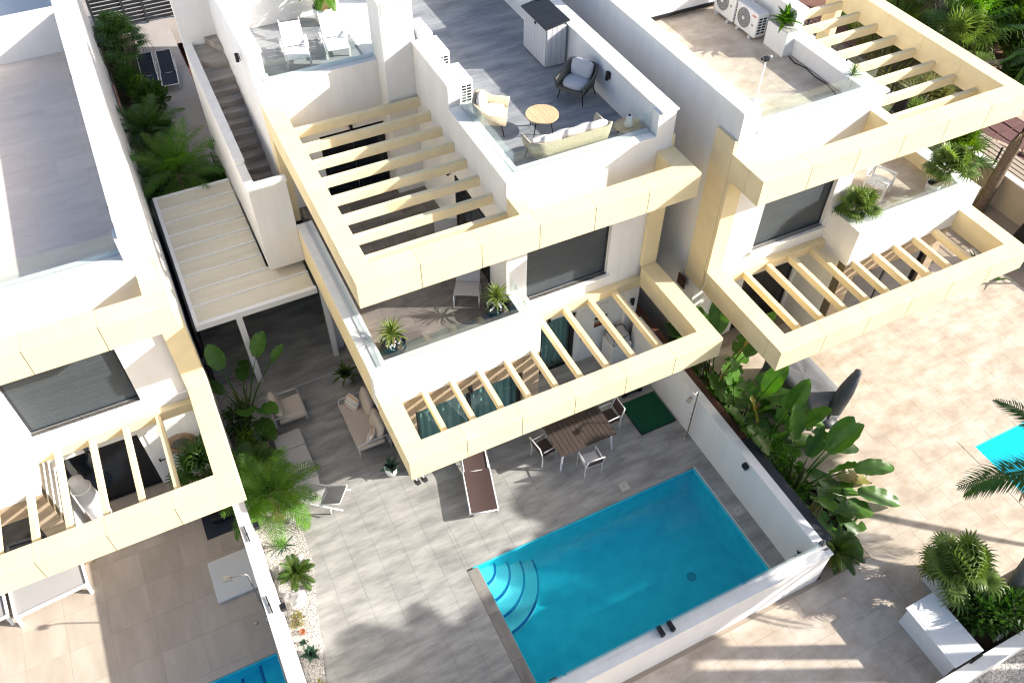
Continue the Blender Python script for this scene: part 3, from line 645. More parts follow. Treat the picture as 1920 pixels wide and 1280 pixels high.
def m_blade(L=.5, w_=.03, bend=.3, mt='yucca', n=4, name='blade', stiff=.4, fat=False):
    b = B(); pts = []; ws = []
    for i in range(n + 1):
        t = i / n; pts.append((L * (t * .8 + bend * t * t * .3), 0, L * (stiff * t - bend * t * t)))
        ws.append(w_ * ((.75 + .6 * t) * (1 - t ** 2.2) if not fat else (.9 + .5 * math.sin(math.pi * t)) * (1 - t ** 3)) + .002)
    k = len(b.v)
    for p, ww in zip(pts, ws):
        b.v += [(p[0], -ww, p[2] + ww * .45), (p[0], 0, p[2]), (p[0], ww, p[2] + ww * .45)]
    for i in range(n):
        for j in range(2): b.f.append((k + 3 * i + j, k + 3 * i + j + 1, k + 3 * i + j + 4, k + 3 * i + j + 3)); b.sm.append(True)
    return b.mesh(name, mt)
_leafcache = {}
def lc(fn, *a, **k):
    key = (fn.__name__, a, tuple(sorted(k.items())))
    if key not in _leafcache: _leafcache[key] = fn(*a, **k)
    return _leafcache[key]
def crown(t, meshes, n, z, tilt=(-20, 75), name='frond', rnd=None, c=(0, 0), sc_=(.8, 1.1), golden=True, rad=0.0):
    for i in range(n):
        a = i * 2.39996 + rnd.uniform(-.2, .2); u = i / max(1, n - 1)
        el = R(tilt[1] + (tilt[0] - tilt[1]) * u + rnd.uniform(-6, 6)); s_ = rnd.uniform(*sc_)
        link(name, meshes[i % len(meshes)], t, (c[0] + rad * math.cos(a), c[1] + rad * math.sin(a), z - .06 * u), (0, -el, a), (s_, s_, s_))
def palm(loc, h, label, n=18, L=1.5, mt='palm', r=.11, lean=(0, 0), tilt=(-25, 75), group=None, trunk='trunk', ll=.5, seed=1, droop=.75, leaf=26, w_=.022):
    rnd = random.Random(seed); t = thing('palm_tree', label, 'palm tree', loc, group=group)
    pts = [(lean[0] * (i / 6) ** 1.5, lean[1] * (i / 6) ** 1.5, h * i / 6) for i in range(7)]
    B().tube(pts, [r * (1.25 - .08 * i) for i in range(6)] + [r * .95], 10).build('trunk', trunk, t)
    ms = [lc(m_pinnate, L, leaf, ll, .25, droop, w_, mt, sd_) for sd_ in (1, 2, 3)]
    crown(t, ms, n, h, tilt, 'frond', rnd, (lean[0], lean[1]), rad=r * .6)
    crown(t, [lc(m_pinnate, L * .8, leaf, ll * .8, .25, droop, w_ * .8, 'dry', 4)], 3, h - .08, (-55, -40), 'dry_frond', rnd, (lean[0], lean[1]), rad=r * .6)
    return t
def fanpalm(loc, label, h=.5, n=24, rad=.42, pet=.45, mt='fan', tilt=(-30, 85), seed=1, stems=1, pot=None, cat='palm', name='fan_palm', droop=.25, group=None, r=.05):
    rnd = random.Random(seed); t = thing(name, label, cat, loc, group=group)
    z0 = 0
    if pot:
        kind, pr_, ph = pot
        if kind == 'glass':
            B().lathe([(pr_ * .8, 0), (pr_, ph), (pr_ * .92, ph), (pr_ * .75, .03)], 20).build('pot', 'gplast', t)
        elif kind == 'round':
            B().lathe([(pr_ * .72, 0), (pr_ * .95, ph * .35), (pr_, ph * .8), (pr_ * .93, ph), (pr_ * .84, ph), (pr_ * .84, ph - .05)], 24).build('pot', 'wplast', t)
        elif kind == 'dark':
            B().lathe([(pr_ * .75, 0), (pr_ * .98, ph * .5), (pr_, ph), (pr_ * .9, ph), (pr_ * .88, ph - .04)], 24).build('pot', 'black', t)
        B().lathe([(pr_ * .86, ph - .05), (pr_ * .5, ph - .035), (.02, ph - .03)], 18).build('soil', 'soil', t)
        z0 = ph - .05
    for k in range(stems):
        cx, cy = (0, 0) if stems == 1 else (rnd.uniform(-.15, .15), rnd.uniform(-.15, .15)); hh = h * rnd.uniform(.7, 1.1)
        B().tube([(cx, cy, z0), (cx, cy, z0 + hh * .5), (cx * 1.6, cy * 1.6, z0 + hh)], [r, r * .8, r * .7], 7).build('stem', 'trunk', t)
        crown(t, [lc(m_fan, rad, 20, pet, mt, sd_, 290, droop) for sd_ in (1, 2)], n // stems, z0 + hh, tilt, 'fan_leaf', rnd, (cx * 1.6, cy * 1.6))
    return t
def rosette(loc, label, n=40, L=.5, w_=.025, mt='yucca', tilt=(-15, 85), trunk_h=0, seed=1, cat='plant', name='rosette_plant', bend=.3, fat=False, pot=None, stiff=.35, group=None, pebbles=False, tr=.035):
    rnd = random.Random(seed); t = thing(name, label, cat, loc, group=group); z0 = 0
    if pot:
        pm_, pr_, ph = pot
        B().lathe([(pr_ * .70, 0), (pr_ * .98, ph * .5), (pr_, ph), (pr_ * .90, ph), (pr_ * .88, ph - .06)], 28).build('pot', pm_, t)
        B().lathe([(pr_ * .88, ph - .09), (pr_ * .4, ph - .07), (.02, ph - .07)], 18).build('soil', 'soil' if not pebbles else 'gravel', t)
        z0 = ph - .07
        if pebbles:
            bm = bmesh.new(); bmesh.ops.create_icosphere(bm, subdivisions=1, radius=1); me = bpy.data.meshes.new('pebble'); bm.to_mesh(me); bm.free(); me.materials.append(M['pebble'])
            for i in range(46):
                a = rnd.uniform(0, 6.28); q = pr_ * .82 * math.sqrt(rnd.uniform(.05, 1)); s_ = rnd.uniform(.014, .03)
                link('pebble', me, t, (q * math.cos(a), q * math.sin(a), ph - .065), (rnd.random(), rnd.random(), a), (s_ * 1.4, s_, s_ * .8))
    if trunk_h: B().tube([(0, 0, z0), (.01, 0, z0 + trunk_h * .5), (0, 0, z0 + trunk_h)], [tr * 1.2, tr, tr * .9], 8).build('stem', 'trunk', t)
    crown(t, [lc(m_blade, L, w_, b_, mt, 4, 'blade', stiff, fat) for b_ in (bend, bend * 1.5)], n, z0 + trunk_h, tilt, 'blade', rnd, sc_=(.75, 1.1), rad=.01)
    return t
def bananas(loc, label, leaves, seed=1, group=None, stems=True):
    """leaves: (azimuth deg, tilt-out deg, length, width, petiole, bend, tears)"""
    rnd = random.Random(seed); t = thing('banana_plant', label, 'plant', loc, group=group)
    if group: leaves = leaves + [(az + rnd.uniform(-40, 40) if abs(az) < 100 else az, out + rnd.uniform(4, 14), L * .95, W_, pet * rnd.uniform(.55, .85), min(.9, bend + .15), max(2, tears)) for (az, out, L, W_, pet, bend, tears) in leaves]
    for i, (az, out, L, W_, pet, bend, tears) in enumerate(leaves):
        me = lc(m_paddle, L, W_, pet, bend, 'oldleaf' if group and (i * 7 + seed) % 9 == 0 else 'banana', (i + seed) % 5, tears)
        a = R(az); link('leaf', me, t, (.10 * math.cos(a), .10 * math.sin(a), 0), (rnd.uniform(-.15, .15), R(out), a))
    for i in range(max(3, len(leaves) // 3) if stems else 0):
        a = rnd.uniform(0, 6.28); B().tube([(.08 * math.cos(a), .08 * math.sin(a), 0), (.12 * math.cos(a), .12 * math.sin(a), .5), (.16 * math.cos(a), .16 * math.sin(a), .95)], [.05, .04, .025], 7).build('stem', 'petiole', t)
    return t
def m_leafcloud(n, size, mt, rx, ry, rz, seed=0, name='foliage', long=1.6, clumps=0):
    rnd = random.Random(seed); b = B()
    cl = [(rnd.gauss(0, .5), rnd.gauss(0, .5), rnd.gauss(0, .45)) for _ in range(clumps)] if clumps else None
    for i in range(n):
        if cl:
            c = rnd.choice(cl); u = Vector((c[0] + rnd.gauss(0, .17), c[1] + rnd.gauss(0, .17), c[2] + rnd.gauss(0, .17)))
        else:
            u = Vector((rnd.gauss(0, 1), rnd.gauss(0, 1), rnd.gauss(0, 1))).normalized() * rnd.uniform(.45, 1.0)
        p = Vector((u.x * rx, u.y * ry, u.z * rz))
        d = (u + Vector((rnd.gauss(0, .5), rnd.gauss(0, .5), rnd.gauss(0, .5) + .3))).normalized(); s_ = size * rnd.uniform(.6, 1.3)
        sd_ = d.cross(Vector((rnd.random(), rnd.random(), rnd.random()))).normalized()
        b.v += [tuple(p), tuple(p + d * s_ * long * .5 + sd_ * s_ * .35), tuple(p + d * s_ * long), tuple(p + d * s_ * long * .5 - sd_ * s_ * .35)]
        k = len(b.v) - 4; b.f.append((k, k + 1, k + 2, k + 3)); b.sm.append(False)
    return b.mesh(name, mt)
def shrub(loc, label, rx, ry, rz, n=700, size=.09, mt='shrub', seed=1, long=1.6, clumps=0, group=None, stem=.3, name='shrub', cat='shrub'):
    t = thing(name, label, cat, loc, group=group); rnd = random.Random(seed)
    for i in range(4):
        a = i * 1.6 + rnd.random(); B().tube([(0, 0, 0), (rx * .2 * math.cos(a), ry * .2 * math.sin(a), stem), (rx * .5 * math.cos(a), ry * .5 * math.sin(a), stem + rz * .9)], [.03, .02, .008], 5).build('stem', 'trunk', t)
    o = link('foliage', m_leafcloud(n, size, mt, rx, ry, rz, seed, 'foliage', long, clumps), t, (0, 0, stem + rz)); o['kind'] = 'stuff'
    return t
def tuft(loc, label, n=120, L=.7, mt='olive', seed=1, w_=.012, spread=.35, cat='grass', name='grass_tuft', group=None):
    t = thing(name, label, cat, loc, group=group); rnd = random.Random(seed); b = B()
    for i in range(n):
        a = rnd.uniform(0, 6.28); q = spread * math.sqrt(rnd.random()); c = Vector((q * math.cos(a), q * math.sin(a), 0)); l = L * rnd.uniform(.6, 1.15)
        d = Vector((math.cos(a) * rnd.uniform(.1, .9), math.sin(a) * rnd.uniform(.1, .9), 1)).normalized(); sd_ = d.cross(Vector((rnd.random(), rnd.random(), .3))).normalized()
        strip(b, [c, c + d * l * .6, c + d * l + Vector((d.x, d.y, -.25)) * l * .3], [w_ * .8, w_, .002], sd_)
    o = b.build('blades', mt, t); o['kind'] = 'stuff'; return t

# ------------------------------------------------------------------ furniture builders (front of every seat faces -y)
def u_shell(wd, dp, z0, zarm, zback, th=.06, flare=.04, n=30):
    """woven seat shell: arms and rounded back, open at the front"""
    pts = []; r = .22; hw = wd / 2; y1 = dp / 2
    pts.append((-hw, -y1)); pts.append((-hw, 0)); pts.append((-hw, y1 - r))
    for i in range(1, 7): a = math.pi - (math.pi / 2) * i / 6; pts.append((-hw + r + r * math.cos(a), y1 - r + r * math.sin(a)))
    for i in range(1, 5): pts.append((-hw + r + (wd - 2 * r) * i / 5, y1))
    for i in range(7): a = math.pi / 2 - (math.pi / 2) * i / 6; pts.append((hw - r + r * math.cos(a), y1 - r + r * math.sin(a)))
    pts += [(hw, 0), (hw, -y1)]
    b = B(); k = 0; v = []
    for (x, y) in pts:
        t = max(0, min(1, (y + y1 * .2) / (y1 * 1.1))); zt = zarm + (zback - zarm) * t * t * (3 - 2 * t)
        d = Vector((x, y * .8)); d = d.normalized() if d.length else Vector((0, 1)); fx, fy = d.x * flare, d.y * flare; tx, ty = d.x * th, d.y * th
        v += [(x - tx - fx, y - ty - fy, z0), (x - fx, y - fy, z0), (x + fx, y + fy, zt), (x - tx + fx, y - ty + fy, zt)]
    f = []
    N = len(pts)
    for i in range(N - 1):
        a = 4 * i
        for j in range(4): f.append((a + j, a + (j + 1) % 4, a + 4 + (j + 1) % 4, a + 4 + j))
    f += [(0, 3, 2, 1), (4 * N - 4, 4 * N - 3, 4 * N - 2, 4 * N - 1)]
    b.add(v, f, True); return b
def rope_seat(loc, rz, label, wd=.78, dp=.76, weave='wicker', cush='wcush', seats=1, name='armchair', cat='armchair'):
    t = thing(name, label, cat, loc, rz)
    u_shell(wd, dp, .30, .58, .78).build('shell', weave, t)
    bx(t, 'seat_base', -wd / 2 + .06, wd / 2 - .06, -dp / 2 + .02, dp / 2 - .08, .28, .36, weave, bev=.02)
    cw = (wd - .16) / seats
    for k in range(seats):
        x = -wd / 2 + .08 + cw * (k + .5)
        link('seat_cushion', soft(None, cw - .01, dp - .16, .13, cush, .2), t, (x, -.02, .42))
        link('back_cushion', soft(None, cw - .04, .16, .44, cush, .3), t, (x, dp / 2 - .17, .66), (R(-14), 0, random.uniform(-.05, .05)))
    for sx in (-1, 1):
        for sy in (-1, 1):
            x, y = sx * (wd / 2 - .10), sy * (dp / 2 - .12)
            B().tube([(x, y, .29), (x + sx * .06, y + sy * .06, 0)], [.02, .011], 8).build('leg', 'black', t)
    return t
def round_table(loc, label, r, h, top='oak', legs=4, planks=9, tilt=.07):
    t = thing('round_table', label, 'table', loc)
    w_ = 2 * r / planks
    for i in range(planks):
        x0 = -r + i * w_ + .002; x1 = x0 + w_ - .004; n = 6; v = []
        xs = [x0 + (x1 - x0) * j / n for j in range(n + 1)]
        up = [(x, math.sqrt(max(0, r * r - x * x))) for x in xs]
        prof = up + [(x, -y) for x, y in reversed(up)]
        m_ = len(prof); v = [(x, y, h - .03) for x, y in prof] + [(x, y, h) for x, y in prof]
        f = [tuple(reversed(range(m_))), tuple(range(m_, 2 * m_))] + [(j, (j + 1) % m_, m_ + (j + 1) % m_, m_ + j) for j in range(m_)]
        f[0], f[1] = f[1][::-1], f[0][::-1]
        B().add(v, [q[::-1] for q in f]).build('plank', top, t)
    B().lathe([(r * .8, h - .05), (r * .8, h - .031)], 20).build('apron', 'black', t)
    for k in range(legs):
        a = k * 2 * math.pi / legs + .5; B().tube([(r * .6 * math.cos(a), r * .6 * math.sin(a), h - .04), (r * .85 * math.cos(a), r * .85 * math.sin(a), 0)], [.018, .011], 8).build('leg', 'black', t)
    return t
def lounger(loc, rz, label, L=1.9, wd=.66, frame='wmetal', fab='bmesh', back=28, h=.32, name='sun_lounger', split=.62, legs=True):
    """head towards +y"""
    t = thing(name, label, 'sun lounger', loc, rz); y0, ys, y1 = -L / 2, -L / 2 + L * split, L / 2
    for s in (-1, 1): B().tube([(s * wd / 2, y0, h), (s * wd / 2, y1, h)], .02, 8).build('rail', frame, t)
    B().tube([(-wd / 2, y0, h), (wd / 2, y0, h)], .02, 8).build('crossbar', frame, t)
    B().tube([(-wd / 2, ys, h - .02), (wd / 2, ys, h - .02)], .015, 8).build('crossbar', frame, t)
    v = []; n = 8
    for i in range(n + 1):
        y = y0 + .01 + (ys - y0) * i / n
        for s in (-1, -.5, 0, .5, 1): v.append((s * (wd / 2 - .02), y, h + .012 - .025 * (1 - s * s)))
    B().add(v, [(5 * i + j, 5 * i + j + 1, 5 * i + j + 6, 5 * i + j + 5) for i in range(n) for j in range(4)], True).build('seat_fabric', fab, t)
    lb = y1 - ys; a = R(back); v = []
    for i in range(n + 1):
        q = lb * i / n
        for s in (-1, -.5, 0, .5, 1): v.append((s * (wd / 2 - .03), ys + q * math.cos(a), h + .014 + q * math.sin(a) - .025 * (1 - s * s)))
    B().add(v, [(5 * i + j, 5 * i + j + 1, 5 * i + j + 6, 5 * i + j + 5) for i in range(n) for j in range(4)], True).build('back_fabric', fab, t)
    e = (ys + lb * math.cos(a), h + .02 + lb * math.sin(a))
    B().tube([(-wd / 2 + .03, ys, h + .02), (-wd / 2 + .03, e[0], e[1]), (wd / 2 - .03, e[0], e[1]), (wd / 2 - .03, ys, h + .02)], .016, 8).build('back_frame', frame, t)
    for s in (-1, 1):
        for y in (y0 + .16, y1 - .32): B().tube([(s * wd / 2, y, h), (s * wd / 2, y - .03, 0)], .018, 8).build('leg', frame, t)
    return t
def frame_sofa(loc, rz, label, wd=1.6, dp=.85, seats=2, pillows=(), name='sofa', cat='sofa', fab='cushion', frame='wcover', back=True):
    t = thing(name, label, cat, loc, rz); hw = wd / 2; hd = dp / 2
    bx(t, 'seat_cushion', -hw + .03, hw - .03, -hd, hd - .12, .26, .42, fab, bev=.04)
    if back:
        for k in range(seats):
            c = -hw + wd * (k + .5) / seats
            link('back_cushion', soft(None, wd / seats - .05, .20, .50, fab, .25), t, (c, hd - .17, .66), (R(-16), 0, 0))
    for s in (-1, 1):
        x = s * hw
        B().tube([(x, -hd + .02, 0), (x, -hd + .02, .52), (x, -hd + .06, .58), (x, hd - .05, .60), (x, hd, .56), (x, hd + .02, 0)], .018, 8).build('arm_frame', frame, t)
    B().tube([(-hw, -hd + .04, .22), (hw, -hd + .04, .22)], .016, 8).build('front_rail', frame, t)
    B().tube([(-hw, hd - .02, .22), (hw, hd - .02, .22)], .016, 8).build('rear_rail', frame, t)
    B().tube([(-hw, hd, .56), (hw, hd, .56)], .016, 8).build('top_rail', frame, t)
    return t
def pillow(loc, rot, label, size=.44):
    t = thing('pillow', label, 'pillow', loc); t.rotation_euler = rot
    link('cover', soft(None, size, size, .15, 'wcush', .8), t)
    for k, (u, w_, mt) in enumerate(((-.40, .12, 'ochre'), (-.16, .05, 'sage'), (.06, .05, 'sage'), (.20, .03, 'sage'), (.40, .12, 'ochre'))):
        b = B(); n = 10; v = []
        for i in range(n + 1):
            x = size * .96 * (i / n - .5); 
            for q in (-w_ / 2, w_ / 2):
                y = (u + q) * size * .98; X_, Y_ = 2 * x / size, 2 * y / size
                e = 1 - 0.18 * (X_ * X_ * Y_ * Y_); f_ = .2 + .8 * (1 - abs(X_) ** 4) * (1 - abs(Y_) ** 4)
                v.append((x * e, y * e, .075 * f_ + .004))
        b.add(v, [(2 * i, 2 * i + 2, 2 * i + 3, 2 * i + 1) for i in range(n)], True).build('stripe', mt, t)
    return t
def dining_chair(loc, rz, label, seat='bmesh'):
    t = thing('dining_chair', label, 'chair', loc, rz)
    for s in (-1, 1):
        B().tube([(s * .24, -.22, 0), (s * .24, -.21, .62), (s * .24, .18, .64)], .017, 8).build('arm', 'wmetal', t)
        B().tube([(s * .24, .22, 0), (s * .235, .21, .45), (s * .22, .30, .86)], .017, 8).build('rear_leg', 'wmetal', t)
    B().tube([(-.22, .30, .86), (.22, .30, .86)], .017, 8).build('top_rail', 'wmetal', t)
    bx(t, 'seat', -.22, .22, -.21, .20, .42, .445, seat, bev=.01)
    B().obox((0, .265, .68), (.42, .015, .30), (R(-14), 0, 0)).build('backrest', 'bmesh', t)
    return t
def ac_unit(loc, rz, label, w_=.85, d=.34, h=.62, fan=True, cat='air conditioner', mark=False):
    t = thing('air_conditioner', label, cat, loc, rz)
    bx(t, 'casing', -w_ / 2, w_ / 2, -d / 2, d / 2, .07, h + .07, 'wplast', bev=.02)
    for s in (-.3, .3): bx(t, 'foot', s * w_ - .04, s * w_ + .04, -d / 2 - .04, d / 2 + .04, 0, .069, 'gplast')
    if fan:
        f = B().lathe([(.25, 0), (.25, .012), (.24, .014)], 28).build('fan_grille', 'greyfan', t, (-.10, -d / 2 - .001, h / 2 + .08), (R(90), 0, 0))
        for r in (.06, .12, .18, .235):
            B().tube([(r * math.cos(i * .3), r * math.sin(i * .3), .02) for i in range(21)], .004, 4, closed=True).build('ring', 'gplast', f)
        B().lathe([(.045, 0), (.045, .03), (.02, .034)], 14).build('hub', 'wplast', f)
    for k in range(5): bx(t, 'top_rib', -w_ / 2 + .04, w_ / 2 - .04, -d / 2 + .04 + k * .06, -d / 2 + .055 + k * .06, h + .07, h + .078, 'gplast')
    B().tube([(w_ / 2 - .1, d / 2 - .02, .25), (w_ / 2 - .1, d / 2 + .08, .22), (w_ / 2 - .1, d / 2 + .1, .02), (w_ / 2 + .35, d / 2 + .1, .02)], .016, 6).build('pipe', 'gplast', t)
    if mark: bxs(t, 'lettering', [(.20 + q * .03, .222 + q * .03, -d / 2 - .003, -d / 2 - .0005, h - .05, h - .01) for q in range(5)], 'red'); bxs(t, 'badge', [(.22, .30, -d / 2 - .003, -d / 2 - .0005, h - .30, h - .24)], 'sage')
    g = B()
    for k in range(6):
        for j in range(2): g.box(w_ / 2, w_ / 2 + .004, -.12 + j * .13, -.02 + j * .13, .16 + k * .075, .205 + k * .075)
    g.build('side_grille', 'black', t)['kind'] = 'stuff'
    return t
# ------------------------------------------------------------------ middle house roof terrace
T2 = F2
rope_seat((6.95, 5.78, T2), R(-58), 'grey rope armchair with grey cushions in the shade by the parapet', weave='gwicker', cush='gcush')
rope_seat((4.55, 5.50, T2), R(60), 'tan rope armchair in the sun beside the air conditioner')
rope_seat((5.62, 3.83, T2), R(180), 'tan rope sofa with three cream cushions behind the roof glass', wd=1.85, dp=.80, seats=3, name='sofa', cat='sofa')
round_table((5.545, 4.90, T2), 'round oak coffee table between the roof armchairs', .38, .45)
round_table((7.10, 3.72, T2), 'low round side table in the corner of the roof glass', .31, .40, planks=7)
ln = thing('lantern', 'white lantern standing on the roof side table', 'lantern', (7.10, 3.70, T2 + .40))
B().lathe([(.09, 0), (.11, .02), (.055, .26), (.05, .27)], 8).build('body', 'wplast', ln); B().tube([(-.05, 0, .27), (-.03, 0, .33), (.03, 0, .33), (.05, 0, .27)], .006, 6).build('handle', 'wplast', ln)
B().lathe([(.03, .27), (.03, .285)], 10).build('wick_opening', 'black', ln)
shd = thing('storage_shed', 'grey plastic storage shed with dark lid on the roof', 'shed', (6.87, 7.22, T2))
bx(shd, 'carcass', .02, .55, .03, 1.22, .03, 1.02, 'gplast')
for k in range(8): bx(shd, 'side_plank', -.004, .019, .03 + k * .15, .172 + k * .15, .02, 1.04, 'gplast', bev=.006)
for k in range(4): bx(shd, 'end_plank', .02 + k * .135, .147 + k * .135, .004, .029, .02, 1.04 + .0 * k, 'gplast', bev=.006)
B().add([(-.06, -.06, 1.05), (.60, -.06, 1.16), (.60, 1.28, 1.16), (-.06, 1.28, 1.05), (-.06, -.06, 1.09), (.60, -.06, 1.20), (.60, 1.28, 1.20), (-.06, 1.28, 1.09)],
        [(0, 3, 2, 1), (4, 5, 6, 7), (0, 1, 5, 4), (1, 2, 6, 5), (2, 3, 7, 6), (3, 0, 4, 7)]).build('lid', 'dark', shd)
for k in range(5): B().obox((.27, .05 + k * .29, 1.155), (.62, .02, .02), (0, R(-9.5), 0)).build('lid_rib', 'dark', shd)
B().box(-.02, -.004, .55, .63, .92, .98).build('latch', 'black', shd)
ac_unit((4.42, 8.35, T2), R(-90), 'white air conditioner beside the chimney, middle one of the roof row')
ac_unit((4.40, 9.35, T2), R(-90), 'white air conditioner half hidden behind the chimney')
ac_unit((4.40, 6.95, T2), R(-90), 'white air conditioner next to the sunny armchair')
wall_lamp('black wall lamp on the roof parapet behind the grey armchair', (7.494, 5.25, T2 + .72), 'x', -1)
wall_lamp('black wall lamp above the stair wall of the back terrace', (-.03, 10.1, T2 + .55), 'x', -1)
# back terrace
for (x, y, lb) in ((1.42, 10.5, 'white slatted sun lounger on the back terrace, nearer the stairs'), (2.45, 10.5, 'white slatted sun lounger on the back terrace, nearer the chimney')):
    t = thing('sun_lounger', lb, 'sun lounger', (x, y, T2), R(-8)); t.scale = (.88, .8, .8)
    for s in (-1, 1): bx(t, 'rail', s * .33 - .025, s * .33 + .025, -.75, .7, .26, .31, 'wplast', bev=.01); bx(t, 'arm', s * .37 - .03, s * .37 + .03, -.15, .45, .44, .47, 'wplast', bev=.01)
    for k in range(8): bx(t, 'slat', -.30, .30, -.75 + k * .10, -.67 + k * .10, .31, .335, 'wplast', bev=.006)
    for k in range(9):
        q = k * .085; B().obox((0, .10 + q * .72, .36 + q * .72), (.56, .07, .022), (R(45), 0, 0)).build('back_slat', 'wplast', t)
    for s in (-1, 1):
        B().obox((s * .29, .36, .62), (.03, .9, .04), (R(45), 0, 0)).build('back_rail', 'wplast', t)
        for y_ in (-.65, .55): bx(t, 'leg', s * .33 - .03, s * .33 + .03, y_ - .03, y_ + .03, 0, .26, 'wplast')
        bx(t, 'arm_post', s * .37 - .02, s * .37 + .02, -.13, -.08, .28, .44, 'wplast')
palm((2.62, 11.85, T2 + .42), .55, 'young palm growing in the white pot on the back terrace', 12, .8, 'palm', .05, tilt=(-10, 70), seed=9, ll=.3)
pt = thing('plant_pot', 'white tapered pot on the back terrace', 'plant pot', (2.62, 11.85, T2))
B().lathe([(.20, 0), (.27, .30), (.29, .46), (.26, .46), (.25, .40)], 28).build('pot', 'wplast', pt); B().lathe([(.25, .40), (.02, .41)], 20).build('soil', 'gravel', pt)

# ------------------------------------------------------------------ middle house first floor terrace
rosette((.80, 2.86, F1), 'bright yucca in a pebble filled pot at the left terrace corner', 64, .47, .021, 'yucca', (-30, 88), .36, 3, 'potted plant', 'potted_yucca', .22, pot=('black', .29, .34), pebbles=True)
rosette((3.40, 2.86, F1), 'bright yucca in a pebble filled pot at the right terrace corner', 64, .45, .021, 'yucca', (-30, 88), .36, 4, 'potted plant', 'potted_yucca', .22, pot=('black', .29, .34), pebbles=True)
def wire_chair(loc, rz, label):
    t = thing('lounge_chair', label, 'chair', loc, rz)
    for s in (-1, 1): B().tube([(s * .30, -.40, .02), (s * .30, .38, .02), (s * .30, .42, .05), (s * .30, -.30, .36), (s * .30, -.38, .34), (s * .30, -.40, .02)], .010, 6).build('side_frame', 'wcover', t)
    B().tube([(-.30, -.40, .02), (.30, -.40, .02)], .010, 6).build('floor_rail', 'wcover', t); B().tube([(-.30, .38, .02), (.30, .38, .02)], .010, 6).build('floor_rail', 'wcover', t)
    B().obox((0, -.02, .31), (.58, .62, .012), (R(-12), 0, 0)).build('seat', 'gmesh', t); B().obox((0, .40, .55), (.58, .02, .62), (R(-24), 0, 0)).build('backrest', 'gmesh', t)
    return t
wire_chair((3.02, 3.72, F1), R(-28), 'pale mesh lounge chair beside the right terrace yucca')
wire_chair((3.15, 5.20, F1), R(-20), 'pale lounge chair in the shade under the pergola slats')
wall_lamp('black wall lamp above the big sliding door of the terrace', (2.07, 8.735, 5.90), 'y', -1)
wall_lamp('black half round lamp on the terrace side wall', (3.725, 6.20, 5.60), 'x', -1)

# ------------------------------------------------------------------ middle yard, ground level
frame_sofa((-.05, 3.82, 0), R(-90), 'beige two seat sofa with pale frame under the left balcony edge', 1.62, .85, 2)
pillow((-.15, 4.42, .56), (R(62), R(8), R(-62)), 'striped pillow upright at the far end of the beige sofa')
pillow((-.05, 3.22, .56), (R(58), R(-10), R(-118)), 'striped pillow at the near end of the beige sofa')
frame_sofa((-1.72, 5.12, 0), R(90), 'beige armchair with pale frame in front of the banana leaves', .80, .85, 1, name='armchair', cat='armchair')
t = thing('bench', 'long pale grey bench behind the young palm', 'bench', (-1.98, 3.55, 0))
for k in range(3): bx(t, 'cushion', -.36, .36, -.82 + k * .55, -.28 + k * .55, .28, .40, 'gmesh', bev=.03)
bx(t, 'base', -.34, .34, -.8, .8, .06, .275, 'wcover')
lounger((-1.80, 2.28, 0), R(-128), 'white framed lounger with pale mesh half under the young palm', 1.5, .58, 'wmetal', 'gmesh', 24, .30)
lounger((1.93, .98, 0), R(-15), 'brown mesh lounger with silver frame in front of the pool', 1.95, .68, 'wmetal', 'bmesh', 10, .30)
dt = thing('dining_table', 'brown plank dining table with white legs under the pergola edge', 'table', (4.76, .88, 0))
for k in range(13): bx(dt, 'plank', -.81 + k * .1246, -.81 + k * .1246 + .117, -.51, .51, .715, .745, 'brown', bev=.005)
bxs(dt, 'apron', [(-.74, .74, -.44, .44, .67, .714)], 'wmetal')
for sx in (-1, 1):
    for sy in (-1, 1): B().tube([(sx * .70, sy * .40, .68), (sx * .76, sy * .46, 0)], [.035, .026], 4).build('leg', 'wmetal', dt)
dining_chair((3.80, .98, 0), R(90 + 8), 'white and brown dining chair at the left end of the table')
dining_chair((4.68, .14, 0), R(180 - 4), 'white dining chair on the pool side of the table', 'wcover')
dining_chair((5.80, 1.10, 0), R(-90), 'white and brown dining chair at the right end of the table')
mt_ = thing('turf_mat', 'square dark green turf mat beside the white wall', 'mat', (7.0, 1.0, 0)); bx(mt_, 'base', -.53, .53, -.54, .54, .004, .05, 'green', bev=.015); bx(mt_, 'edge', -.545, .545, -.555, .555, .003, .03, 'black')
ck = thing('folded_cart', 'black folded cart standing behind the green mat', 'cart', (6.95, 1.85, 0))
B().tube([(-.3, -.1, .05), (-.3, -.1, .55), (.3, -.1, .55), (.3, -.1, .05), (-.3, -.1, .05)], .02, 6).build('frame', 'black', ck); bx(ck, 'body', -.28, .28, -.08, .25, .06, .45, 'dark', bev=.05)
for s in (-.25, .25): B().lathe([(.07, -.02), (.08, 0), (.07, .02)], 14).build('wheel', 'black', ck, (s, -.12, .08), (R(90), 0, 0))
def shower(loc, ang, label, h=2.02, arm=.34):
    t = thing('shower', label, 'shower', loc)
    B().lathe([(.09, 0), (.09, .03), (.03, .035)], 18).build('base', 'chrome', t)
    ax, ay = math.cos(ang), math.sin(ang)
    B().tube([(0, 0, .02), (0, 0, h - .05), (ax * .03, ay * .03, h), (ax * arm, ay * arm, h + .02)], .017, 8).build('pipe', 'chrome', t)
    B().obox((ax * (arm + .05), ay * (arm + .05), h - .01), (.19, .11, .03), (0, 0, ang)).build('head', 'chrome', t)
    for z in (.9, 1.1): B().tube([(0, 0, z), (ax * .07, ay * .07, z)], .014, 8).build('tap', 'chrome', t)
    return t
shower((7.47, -.14, 0), R(200), 'steel garden shower against the white wall beside the green mat')
